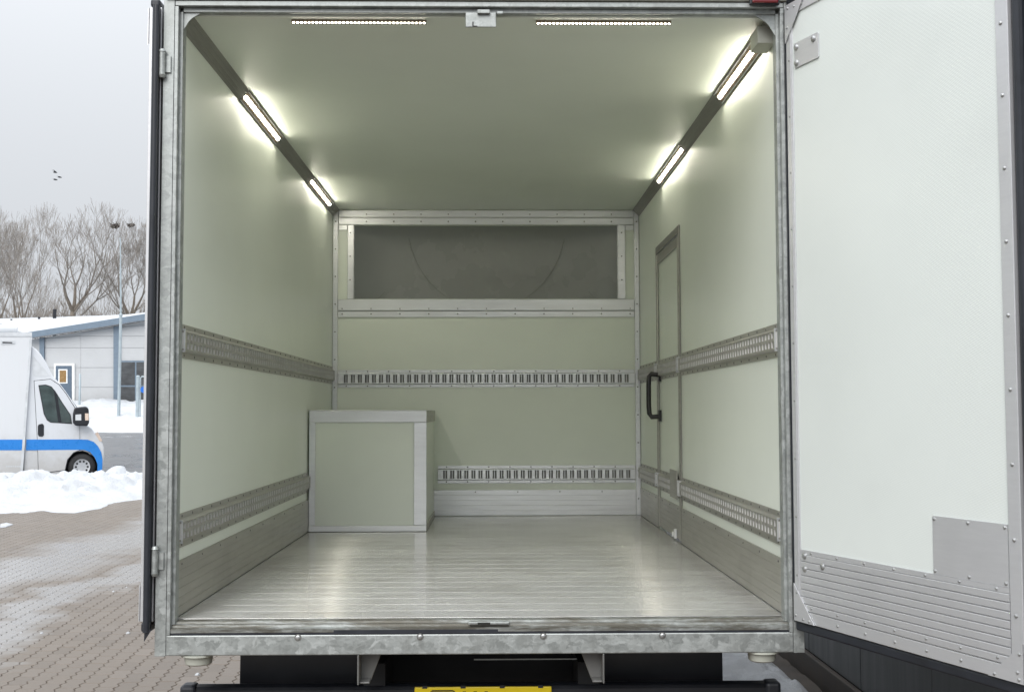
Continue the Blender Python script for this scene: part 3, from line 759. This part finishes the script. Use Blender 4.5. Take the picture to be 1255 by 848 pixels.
npl = MB().box(x0, x1, .222, .2345, z1-.110, z1).build('number_plate', m['yellow'], truck, bevel=.003)
for px_ in (520.5, 567.5, 615.5, 662.5):
    a, _ = plate_pt(px_-3, 842); b_, _ = plate_pt(px_+3, 842); MB().box(a, b_, .2195, .23, z1-.004, z1+.006).build('plate_clip', m['black'], npl)
# what shows of the lettering: a rounded outline, then the tops of heavy strokes
xa, za = plate_pt(527.5, 845.3); xb, _ = plate_pt(559, 845.3)
lt = MB(); w_ = .005
lt.box(xa, xa+w_, .2205, .2218, z1-.085, za-.004).box(xa+w_, xb-.012, .2205, .2218, za-w_, za).box(xa+w_, xb-.012, .2205, .2218, z1-.085, z1-.080).box(xb-w_, xb, .2205, .2218, z1-.075, za-.012)
lt.prism([(xb-.012, za), (xb-.004, za-.005), (xb, za-.012), (xb-w_, za-.013), (xb-.008, za-.008), (xb-.012, za-w_)], .2205, .2218, 'y')
lt.prism([(xb-.012, z1-.085), (xb, z1-.075), (xb-w_, z1-.074), (xb-.012, z1-.080)], .2205, .2218, 'y')
lt.build('plate_lettering', m['ink'], npl)
lt = MB(); zz = plate_pt(600, 846.6)[1]
s0, s1, s2, s3, s4 = [plate_pt(q_, 845)[0] for q_ in (569, 577, 582.5, 588, 596)]
for (a, b_) in ((s0, s1), (s2, s1+.004), (s2, s3), (s4, s3+.004)):
    lt.prism([(a-.006, zz), (a+.006, zz), (b_+.005, z1-.085), (b_-.005, z1-.085)], .2205, .2216+.0001*len(lt.v), 'y')
lt.build('plate_lettering', m['ink'], npl)

# ------------------------------------------------------------------ box standing in the bay
BY, BX0, BX1, BZ = 3.062, -WX+.009, -.366, .745
cb = empty('cargo_box', (-.73, BY, 0.), 'square pale box edged with aluminium in the corner of the cargo bay', 'box')
MB().box(BX0+.008, BX1-.008, BY+.008, D-.022, .002, BZ-.008).build('box_body', m['grp'], cb)
def bt(nm, x0, x1, y0, y1, z0, z1, mat='alu'): return MB().box(x0, x1, y0, y1, z0, z1).build(nm, m[mat], cb, bevel=.002, seg=1)
bt('top_band', BX0, BX1, BY, BY+.0075, BZ-.072, BZ, 'alu_x'); bt('bottom_band', BX0, BX1, BY, BY+.0075, .003, .040, 'alu_x')
bt('upright', BX0, BX0+.040, BY+.0005, BY+.0078, .0405, BZ-.0725); bt('upright', BX1-.078, BX1, BY+.0005, BY+.0078, .0405, BZ-.0725)
bt('top_band', BX1-.0075, BX1-.0004, BY+.008, D-.022, BZ-.072, BZ, 'alu_y'); bt('bottom_band', BX1-.0075, BX1-.0004, BY+.008, D-.022, .003, .040, 'alu_y')
bt('upright', BX1-.0075, BX1-.0006, BY+.008, BY+.050, .0405, BZ-.0725); bt('lid', BX0, BX1, BY+.0005, D-.022, BZ+.0002, BZ+.004, 'alu_x')

# ------------------------------------------------------------------ dark wall beside the truck
dw = empty('dark_wall', (2.0, 2.0, ZG), 'dark grey clad wall rising beside the open truck door', 'wall')
MB().box(1.995, 2.18, -3.0, 11, ZG-.02, 3.0).build('wall_core', m['black_matt'], dw)
yy = -3.0; cl = None
while yy < 10.9:
    if cl is None:
        cl = MB().box(1.972, 1.995, .003, .997, ZG+.16, 2.98).build('cladding_panel', m['dark_clad'], dw, bevel=.004, seg=1); cl.location = (0, yy, 0)
    else:
        o = share(cl, 'cladding_panel', (0, yy, 0), dw); b_ = o.modifiers.new('edge', 'BEVEL'); b_.width = .004; b_.segments = 1
    yy += 1.0
MB().box(1.945, 1.995, -3.0, 11, ZG-.02, ZG+.155).build('plinth', m['dirt'], dw, bevel=.008)
sheet('soil_strip', lin(1.84, 1.96, 8), lin(-3, 11, 220), lambda x, y: ZG+.002+.03*max(0, x-1.80)*2+.014*fbm(x*6, y*6, 9, 3), m['dirt'])['label'] = 'wet brown soil along the foot of the dark wall'

# ------------------------------------------------------------------ white van in the snow
YV = 24.2
VO = at(60, 588, 'y', YV); vth = R(21.5); vh = Vector((math.cos(vth), math.sin(vth), 0)); vd = Vector((-math.sin(vth), math.cos(vth), 0))   # heading and depth of the van
van = empty('parked_van', (VO.x, VO.y, ZG), 'white box van with a blue stripe parked behind the snow bank', 'van')
def VM(s_, d_, z_): q_ = VO+vh*s_+vd*d_; return (q_.x, q_.y, z_)
def vat(px, py):
    d = cF + (px-W_PX/2)/FPX*cR - (py-H_PX/2)/FPX*cU; P = CAM+d*((VO-CAM).dot(vd)/d.dot(vd)); return (P-VO).dot(vh), P.z
def V2v(pts): return [vat(a, b_) for a, b_ in pts]
def V2(pts, y=0): return [(at(a, b_, 'y', y).x, at(a, b_, 'y', y).z) for a, b_ in pts]
def vp(nm, pts, mat, par, dy=.003, back=.02, bevel=0, smooth=False): return MB(VM).prism(V2v(pts), -dy, back, 'y').build(nm, m[mat], par, bevel=bevel, smooth=smooth)
cab_px = [(28, 583), (32, 500), (38.5, 424), (44, 427.5), (50, 434), (56, 443), (61, 453.5), (65, 461), (71.3, 467.8), (80.4, 479.4), (89.4, 492.4), (96, 502), (101, 514), (105, 519.6), (112.8, 524.8), (119.3, 533.5), (124.4, 540.4), (127.4, 548.2), (128, 557), (127, 571), (124.6, 582), (121.2, 582), (121, 575), (119, 566), (115, 559), (109, 553.7), (102, 551.5), (95, 552.5), (88, 557), (83, 564), (80, 572), (79, 582)]
cabo = MB(VM).prism(V2v(cab_px), 0, 2.0, 'y').build('cab', m['white_van'], van, bevel=.07, seg=4, smooth=True)
boxo = MB(VM).prism(V2v([(-235, 410), (38.8, 410), (27.2, 580), (-235, 580)]), -.06, 2.15, 'y').build('box_body', m['white_box'], van, bevel=.02, smooth=True)
vp('roof_rail', [(-235, 406.8), (39.2, 407.6), (39.2, 412.4), (-235, 411.6)], 'van_grey', boxo, .075, 2.2)
vp('corner_strip', [(36.5, 413), (39.4, 413), (27.9, 580), (24.8, 580)], 'van_grey', boxo, .070, .05)
vp('box_stripe', [(-235, 538.5), (27.6, 538.5), (26.9, 551.5), (-235, 551.5)], 'blue', boxo, .0655, -.02)
vp('marker_housing', [(1, 417), (18.3, 418), (18, 421.5), (1.5, 422)], 'van_grey', boxo, .075, -.02); vp('marker_lens', [(3, 419), (15, 419.6), (15, 420.8), (3, 420.8)], 'black', boxo, .079, -.06)
vp('skirt', [(-235, 580), (27, 580), (27, 584), (-235, 586)], 'van_grey', boxo, .05, 2.1)
vp('side_marker', [(0, 580.5), (6.5, 580.5), (6.5, 583.5), (0, 583.5)], 'orange', boxo, .062, .0); vp('side_plate', [(15, 580.3), (23.5, 580.3), (23, 583), (15, 583)], 'white_box', boxo, .062, .0)
for k in range(7): vp('side_lettering', [(7.5+k*2.7, 570.5), (9.3+k*2.7, 570.5), (9.3+k*2.7, 572.2), (7.5+k*2.7, 572.2)], 'van_grey', boxo, .063, -.03)
(s0, z0), (s1, z1_) = vat(-60, 402), vat(22, 402.3)
aw = MB(VM).tube([(s0, .3, z0), (s1-.05, .3, z1_), (s1-.01, .3, z1_), (s1, .3, z1_)], [.105, .105, .085, .03], 14).build('roof_roll', m['white_box'], boxo, smooth=True)
# spoiler crease, doors, glass
vp('spoiler_side', [(39.4, 434), (44, 440), (52, 449), (60.5, 460), (56, 461.5), (40, 461)], 'van_grey', cabo, .004)
vp('door_gap', [(41.4, 466.4), (62, 464.3), (72.5, 470.8), (81.6, 482.5), (87, 491.5), (97.6, 507.6), (98.1, 551.8), (90.4, 555), (83, 563.4), (80.1, 576.6), (46.8, 580.7), (45.5, 540)], 'black', cabo, .004)
dgr = vp('cab_door', [(42, 467), (62, 465), (72, 471.5), (81, 483), (86.5, 492), (97, 508), (97.5, 551.5), (90, 554.5), (82.5, 563), (79.5, 576), (47.3, 580), (46, 540)], 'white_van', cabo, .010, .02, .008)
vp('window', [(47, 472), (56, 471.2), (63, 473.5), (68, 479.5), (77, 494), (86.5, 508), (88.3, 519.5), (62, 517.8), (57.5, 515), (53.5, 507)], 'black', dgr, .014, .0)
vp('pane', [(48.2, 473), (56, 472.4), (62.6, 474.6), (66, 479), (71.5, 518), (62.4, 516.8), (58.2, 514), (54.6, 506.5)], 'van_glass', dgr, .018, -.012)
vp('pane', [(70.2, 484), (76.5, 495), (85.6, 508.5), (87, 518.2), (75.5, 517.8)], 'van_glass', dgr, .018, -.012)
vp('door_grip', [(47.5, 520), (52, 519), (53.8, 521), (53.8, 533), (52, 535), (47.5, 534.5), (46.3, 532), (46.3, 522)], 'black', dgr, .024, -.008, .008)
vp('cab_stripe', [(32.3, 538.5), (98, 538.3), (108, 538.8), (115, 541.5), (120, 546.5), (124, 554), (125.6, 563), (125.2, 577), (119.3, 578), (119.5, 569), (116.3, 560.5), (110.5, 553.8), (103, 551), (31.6, 551.6)], 'blue', cabo, .0125, -.0102)
vp('wing_seam', [(97.1, 508), (97.6, 508), (98.2, 551), (97.7, 551)], 'van_grey', cabo, .0118, -.002)
vp('wing_badge', [(99.5, 527.8), (108, 528.4), (108, 530), (99.5, 529.3)], 'van_grey', cabo, .004); vp('wing_badge', [(102, 530.4), (106, 530.6), (106, 531.8), (102, 531.6)], 'van_grey', cabo, .004)
ws = V2v([(67, 463.5), (95.5, 501)]); b = MB(VM)
b.add([(ws[0][0]+o1, dd_, ws[0][1]+o2) if k_ == 0 else (ws[1][0]+o1, dd_, ws[1][1]+o2) for (o1, o2, ins) in ((-.03, -.03, 0), (.012, .010, .02)) for (k_, dd_) in ((0, .13+ins), (1, .09+ins), (1, 1.91-ins), (0, 1.87-ins))], [(0,1,2,3), (4,5,6,7), (0,1,5,4), (1,2,6,5), (2,3,7,6), (3,0,4,7)])
b.build('windscreen', m['van_glass'], cabo)
mi = vp('mirror', [(89, 507), (91, 499.5), (98, 498.5), (105, 498), (108.3, 501), (108.8, 518), (106.5, 522), (92, 521.5), (89, 518)], 'black', van, .26, -.12, .03)
vp('mirror_window', [(92, 508), (99, 507.5), (99, 515), (92, 515)], 'van_grey', mi, .265, -.255); vp('indicator', [(103.5, 506.5), (108, 506.5), (108, 515), (103.8, 515)], 'pale_lens', mi, .268, -.255)
q = vat(96, 512); MB(VM).box(q[0]-.12, q[0], -.13, .01, q[1]-.05, q[1]+.03).build('mirror_arm', m['black'], mi)
vp('head_light', [(119.8, 529), (125.5, 540.5), (122, 540.8), (116.5, 531)], 'pale_lens', cabo, .006, .12)
for px_ in (100.3, -120):
    for yy in (.03, 1.75):
        qs, cz = vat(100.3, 572); qs = vat(px_, 572)[0]; r_ = cz-(ZG-.01)
        wh = MB(VM).lathe((qs, yy, cz), (0,1,0), [(0, .19), (0, r_-.06), (.02, r_-.02), (.05, r_), (.17, r_), (.20, r_-.02), (.22, r_-.06), (.22, .19)], 28).build('wheel', m['tyre'], van, smooth=True)
        MB(VM).lathe((qs, yy-.016, cz), (0,1,0), [(0, .06), (.0, .165), (-.010, .192), (.25, .192), (.25, .06)], 24).build('rim', m['rim'], wh, smooth=True)
        for k in range(10):
            a = 2*math.pi*k/10; MB(VM).lathe((qs+.135*math.cos(a), yy-.0165, cz+.135*math.sin(a)), (0,-1,0), [(0, .026), (.004, .026)], 8).build('rim_slot', m['black_matt'], wh)
MB(VM).prism(V2v([(80, 583), (81, 572), (84, 564), (89, 558), (96, 553.5), (102, 552.5), (108, 554.5), (114, 559.5), (118, 566), (120, 575), (120.6, 583)]), .26, .30, 'y').build('arch_liner', m['black_matt'], van)
MB(VM).box(vat(-225, 580)[0], vat(118, 580)[0], .4, 1.6, ZG+.22, ZG+.45).build('chassis', m['black_matt'], van)

# ------------------------------------------------------------------ building across the road
YB = 62.0
bz = terrain(0, YB)
bld = empty('workshop_building', (at(100, 497, 'y', YB).x, YB+8, bz), 'low pale panelled building with blue steel frame and snowy roof', 'building')
def B2(pts, y=YB): return V2(pts, y)
def wp(nm, pts, mat, par, dy=.03, back=.05, y=YB): return MB().prism(B2(pts, y), y-dy, y+back, 'y').build(nm, m[mat], par)
foot = 499
wall = MB().prism([(-38.5, bz-.2)]+[(at(560, 0, 'y', YB).x, bz-.2)]+B2([(560, 334), (38, 416), ])+[(-38.5, at(-180, 450, 'y', YB).z)], YB+.05, YB+26, 'y').build('wall', m['bwall'], bld)
lines = [foot+1, 474.5, 450.5, 426.2, 412, 398, 384, 370]
cols_ = [-180, 54, 99, 140, 186, 232, 278, 324, 370, 416, 462, 508, 554]
def roofline(px_): return 416+(px_-38)*(334-416)/(560-38)
for ci in range(len(cols_)-1):
    for ri in range(len(lines)-1):
        a, c_ = cols_[ci]+.12, cols_[ci+1]-.12; lo, hi = lines[ri]-.2, lines[ri+1]+.2
        ta, tc_ = max(hi, roofline(a)+2), max(hi, roofline(c_)+2)
        if a < 0 and ri > 3: continue
        if ta > lo-1 or tc_ > lo-1: continue
        wp('wall_panel', [(a, lo), (c_, lo), (c_, tc_), (a, ta)], 'bwall', wall, .0, .045)
fas = MB().prism(B2([(30, 416.3), (38.9, 408), (560, 326), (560, 334.3)]), YB-.55, YB+.1, 'y').build('fascia', m['bblue'], bld)
# snowy roof rising away from the eave
rp = [at(30, 409.5, 'y', YB-.5), at(560, 326.5, 'y', YB-.5)]
far = [at(-14, 391.5, 'y', YB+26), at(470, 379, 'y', YB+26)]
rb = MB(); nu, nv = 40, 14
for j in range(nv+1):
    for i in range(nu+1):
        t, s_ = i/nu, j/nv; P = rp[0].lerp(rp[1], t).lerp(far[0].lerp(far[1], t), s_)
        if i == 0: P.x -= .0
        rb.v.append(P+Vector((0, 0, .05+.05*fbm(P.x*.3, P.y*.3, 3, 3)*(1 if 0 < j < nv else 0))))
rb.f = [(j*(nu+1)+i, j*(nu+1)+i+1, (j+1)*(nu+1)+i+1, (j+1)*(nu+1)+i) for j in range(nv) for i in range(nu)]
P0 = len(rb.v)
rb.v += [v-Vector((0, 0, .35)) for v in rb.v[:]]
ring = [i for i in range(nu+1)]+[j*(nu+1)+nu for j in range(1, nv+1)]+[nv*(nu+1)+i for i in range(nu-1, -1, -1)]+[j*(nu+1) for j in range(nv-1, 0, -1)]
rb.f += [(ring[k], ring[(k+1) % len(ring)], ring[(k+1) % len(ring)]+P0, ring[k]+P0) for k in range(len(ring))]
rf = rb.build('roof', m['snow'], bld, smooth=True, recalc=False)
for px_, top, w_ in ((67, 379, 1.6), (48, 388.5, 1.1), (14, 391, .9)):
    q = at(px_, 392, 'y', YB+20); t_ = at(px_, top, 'y', YB+20); MB().tube([(q.x, q.y, q.z-1.2), t_], .06*w_*1.4, 8).build('vent_pipe', m['black'], rf)
for a, c_ in ((49.5, 55), (140, 147.4), (232, 239), (324, 331), (416, 423)): wp('steel_column', [(a, foot+1), (c_, foot+1), (c_, roofline(c_)+.3), (a, roofline(a)+.3)], 'bblue', bld, .14, .02)
dr = wp('door', [(67, 500), (92, 500), (92, 445.5), (67, 445.5)], 'bframe', bld, .10, .0)
wp('door_leaf', [(69.3, 499.5), (88.8, 499.5), (88.8, 448.3), (69.3, 448.3)], 'bdoor', dr, .13, -.09)
wp('pane_frame', [(72.7, 470), (83.8, 470), (83.8, 452.5), (72.7, 452.5)], 'bframe', dr, .15, -.12); wp('door_pane', [(74.3, 468.5), (82.3, 468.5), (82.3, 454), (74.3, 454)], 'amber', dr, .165, -.145)
for wx in (147.5, 239.5, 331.5):
    wd = wp('window', [(wx, 495.5), (wx+31, 495.5), (wx+31, 442), (wx, 442)], 'bblue', bld, .07, .0)
    for (a, c_, t_, l_) in ((1, 18.3, 444, 472), (20.3, 30, 444, 472), (1, 18.3, 474, 494.5), (20.3, 30, 474, 494.5)):
        wp('pane', [(wx+a, l_), (wx+c_, l_), (wx+c_, t_), (wx+a, t_)], 'bglass', wd, .085, -.06)

# ------------------------------------------------------------------ poles, posts and sign
def ground_at(px, py, y): return at(px, py, 'y', y)
y = 47.0; q = at(145.4, 511, 'y', y); z0 = field_h(q.x, y)-.15; t_ = at(147.6, 292, 'y', y)
r0 = empty('tall_pole', (q.x, y, z0), 'tall thin tapering pole standing in the snow before the building', 'pole')
MB().tube([(q.x, y, z0), (q.x+.02, y, z0+4.6)], [.070, .064], 12).build('lower_pole', m['pole'], r0, smooth=True)
MB().tube([(q.x+.02, y, z0+4.55), t_], [.045, .022], 10).build('upper_pole', m['pole'], r0, smooth=True)
MB().lathe((q.x+.02, y, z0+4.6), (0,0,1), [(-.06, .074), (.02, .074), (.05, .045)], 12).build('collar', m['pole'], r0, smooth=True)
def simple_post(px, top, bot, y, r_, nm, label, cap=True):
    q = at(px, bot, 'y', y); z0 = (field_h(q.x, y) if y > 41 else terrain(q.x, y))-.1; t_ = at(px, top, 'y', y)
    o = MB().lathe((q.x, y, z0), (0,0,1), [(0, r_), (t_.z-z0-.03, r_), (t_.z-z0, r_*.6)], 12).build(nm, m['pole'], smooth=True)
    return tag(o, label, 'post')
simple_post(97.4, 458, 497, 55, .055, 'thin_post', 'thin bare post standing in front of the blue building door')
simple_post(168.3, 460, 511, 46, .075, 'fence_post', 'thick grey post beside the building window')
g = empty('sign_frame', (at(174.5, 505, 'y', 46.5).x, 46.5, field_h(-13, 46.5)), 'small hooped steel frame carrying a round blue sign', 'sign')
a0, a1 = at(171.6, 508, 'y', 46.5), at(177.6, 508, 'y', 46.5); tz = at(174, 461.5, 'y', 46.5).z
MB().tube([(a0.x, 46.5, a0.z-.6), (a0.x, 46.5, tz-.06), (a0.x+.05, 46.5, tz), (a1.x-.05, 46.5, tz), (a1.x, 46.5, tz-.06), (a1.x, 46.5, a1.z-.6)], .028, 8).build('hoop', m['pole'], g, smooth=True)
q = at(176, 477.5, 'y', 46.4); MB().lathe((q.x, 46.42, q.z), (0,-1,0), [(0, .14), (.02, .14)], 20).build('sign_disc', m['sign_blue'], g)

# ------------------------------------------------------------------ bare trees behind the building
def tree(px, py_top, y, label, seed, trunk_px=None, fork=.22, spread=.62, lean=0., levels=6, rr=1., tr=.34):
    rr_ = random.Random(seed); base = at(px, 400, 'y', y); z0 = terrain(base.x, y)-.3; ht = at(px, py_top, 'y', y).z-z0
    T = empty('bare_tree', (base.x, y, z0), label, 'tree', 'bare trees behind the building')
    tb, cb_ = MB(), MB()
    def grow(p, d, ln, r, lvl):
        nseg = 3 if lvl < 4 else 2
        pts = [p]; rs = [r]; q = p.copy(); dd = d.copy()
        for k in range(nseg):
            dd = (dd+Vector((rr_.gauss(0, .10), rr_.gauss(0, .10), .05+.03*lvl))*(.75 if lvl else .35)).normalized()
            q = q+dd*ln/nseg; pts.append(q.copy()); rs.append(max(.011, r*(1-.32*(k+1)/nseg)))
        (tb if lvl <= 1 else cb_).tube(pts, rs, 7 if lvl <= 1 else (5 if lvl < 4 else 3), cap=False)
        if lvl >= levels or ln < .28: return
        kids = 2 if rr_.random() < .78 else 3
        if lvl == 0: kids = 3
        az0 = rr_.uniform(0, 2*math.pi)
        for k in range(kids):
            az = az0+2*math.pi*k/kids+rr_.uniform(-.5, .5); an = spread*rr_.uniform(.55, 1.15)*(.8 if lvl else 1.)
            a = dd.orthogonal().normalized(); bq = dd.cross(a)
            nd = (dd*math.cos(an)+(a*math.cos(az)+bq*math.sin(az))*math.sin(an)).normalized()
            grow(q, nd, ln*rr_.uniform(.68, .88)*(1.0 if lvl else .40), rs[-1]*rr_.uniform(.66, .82), lvl+1)
        # side shoots off the limb
        if lvl >= 1 or rr_.random() < 2:
            for k in range(rr_.choice((1, 1, 2, 2)) if lvl < 5 else (1 if rr_.random() < .6 else 0)):
                i = rr_.randrange(1, len(pts)); a = dd.orthogonal().normalized(); bq = dd.cross(a); az = rr_.uniform(0, 6.28); an = rr_.uniform(.6, 1.1)
                nd = (dd*math.cos(an)+(a*math.cos(az)+bq*math.sin(az))*math.sin(an)+Vector((0,0,.15))).normalized()
                grow(pts[i] if lvl else pts[-1]-Vector((0, 0, rr_.uniform(.3, 2.2))), nd, ln*rr_.uniform(.38, .6)*(1 if lvl else .62), rs[i]*.42, min(levels, lvl+2))
    grow(Vector((base.x, y, z0)), Vector((lean, 0, 1)).normalized(), ht*fork, tr*rr, 0)
    # scale the crown so that the top reaches the height read off the photo
    top = max(v.z for v in cb_.v); s_ = ht/(top-z0)
    for b in (tb, cb_):
        b.v = [Vector((base.x+(v.x-base.x)*s_, y+(v.y-y)*s_, z0+(v.z-z0)*s_)) for v in b.v]
    tb.build('trunk', m['bark'], T, smooth=True, recalc=False); cb_.build('crown', m['twig'], T, recalc=False)
    return T
TL = [(93, 240, 98, 'broad bare tree with a short trunk forking behind the roof', 11, .50, .62, 0., 7, 1., .40),
      (155, 250, 100, 'bare tree holding dark nests beside the broad one', 23, .48, .50, -.02, 7, .9, .34),
      (4, 250, 96, 'slim bare tree farthest from the truck, dense in the top', 5, .55, .42, .03, 7, .8, .26),
      (18, 262, 103, 'slim bare tree with straight stem behind the roof, nearer the van roof', 31, .58, .38, .02, 7, .8, .26),
      (33, 246, 108, 'slender bare tree between the slim stems and the broad one', 44, .54, .44, -.03, 7, .8, .26),
      (49, 318, 90, 'small thin bare tree in front of the broad one', 52, .62, .42, .0, 6, .6, .17),
      (124, 312, 112, 'small bare tree in the gap between two large ones', 61, .60, .50, .0, 6, .7, .18),
      (-45, 250, 100, 'bare tree beyond the slim ones, past the van', 71, .50, .5, 0., 7, 1., .34),
      (205, 246, 102, 'bare tree partly hidden behind the truck side', 83, .50, .55, 0., 8, 1., .36)]
for (px_, tp, y_, lb, sd_, fk, sp_, ln_, lv, r_, tr_) in TL: tree(px_, tp, y_, lb, sd_, None, fk, sp_, ln_, lv, r_, tr_)
# a far-off thicket of thin stems that reads as one mass
th = MB(); rt = random.Random(99)
for k in range(300):
    px_ = rt.uniform(-120, 330); y_ = rt.uniform(116, 150); q = at(px_, 392, 'y', y_); hh = rt.uniform(2.5, 6.5); x, z = q.x, q.z-2.5
    def st(p, d, ln, r, lv):
        e = p+d*ln; th.tube([p, e], [r, r*.6], 3, cap=False)
        if lv:
            for _ in range(4):
                nd = (d+Vector((rt.gauss(0, .45), rt.gauss(0, .45), rt.gauss(.1, .2)))).normalized(); st(p.lerp(e, rt.uniform(.4, 1)), nd, ln*rt.uniform(.4, .75), r*.6, lv-1)
    st(Vector((x, y_, z)), Vector((rt.gauss(0, .08), 0, 1)).normalized(), hh*.5, .06, 2)
tag(th.build('thicket', m['twig'], recalc=False), 'hazy thicket of thin bare stems far behind the roof', 'thicket', kind='stuff')
for (a, b_, y_, s_, lb) in ((140.5, 277, 100, .42, 'larger dark bird nest high in the bare tree'), (160.5, 276, 100, .30, 'smaller dark bird nest high in the bare tree')):
    q = at(a, b_, 'y', y_); o = MB(); rr2 = random.Random(int(a))
    o.lathe(q-Vector((0, 0, s_*.5)), (0,0,1), [(0, s_*.35), (s_*.2, s_*.75), (s_*.5, s_), (s_*.8, s_*.85), (s_*.82, s_*.5)], 9)
    o.v = [v+Vector((rr2.uniform(-.1, .1), 0, rr2.uniform(-.1, .1))) for v in o.v]
    for k in range(26): 
        d = Vector((rr2.gauss(0, 1), rr2.gauss(0, .5), rr2.gauss(0, .4))).normalized(); c_ = q+Vector((rr2.uniform(-s_, s_)*.6, 0, rr2.uniform(-.3, .3)*s_)); o.tube([c_-d*s_*.7, c_+d*s_*.7], .035, 3)
    tag(o.build('bird_nest', m['nest']), lb, 'nest')
for (a, b_, s_, fl_, lb) in ((67.6, 211.6, .34, .5, 'dark flying bird highest of three over the trees'), (73.2, 217.5, .30, .1, 'flying bird trailing beside the other two over the trees'), (68, 220.5, .30, .12, 'flying bird lowest of three over the trees')):
    q = at(a, b_, 'y', 120); o = MB()
    o.tube([q+Vector((-.22, 0, .02)), q+Vector((-.08, 0, .03)), q+Vector((.10, 0, .0)), q+Vector((.24, 0, -.03))], [.03, .09, .08, .015], 6)
    for sg in (-1, 1): o.add([tuple(q+Vector(v)) for v in ((-.08, sg*.02, .04), (.10, sg*.02, .03), (.02, sg*.30, s_*fl_+.02), (-.20, sg*.48, s_*fl_*.6), (-.10, sg*.30, s_*fl_+.05))], [(0,1,2,4), (2,3,4)])
    tag(o.build('bird', m['bird'], recalc=False), lb, 'bird')
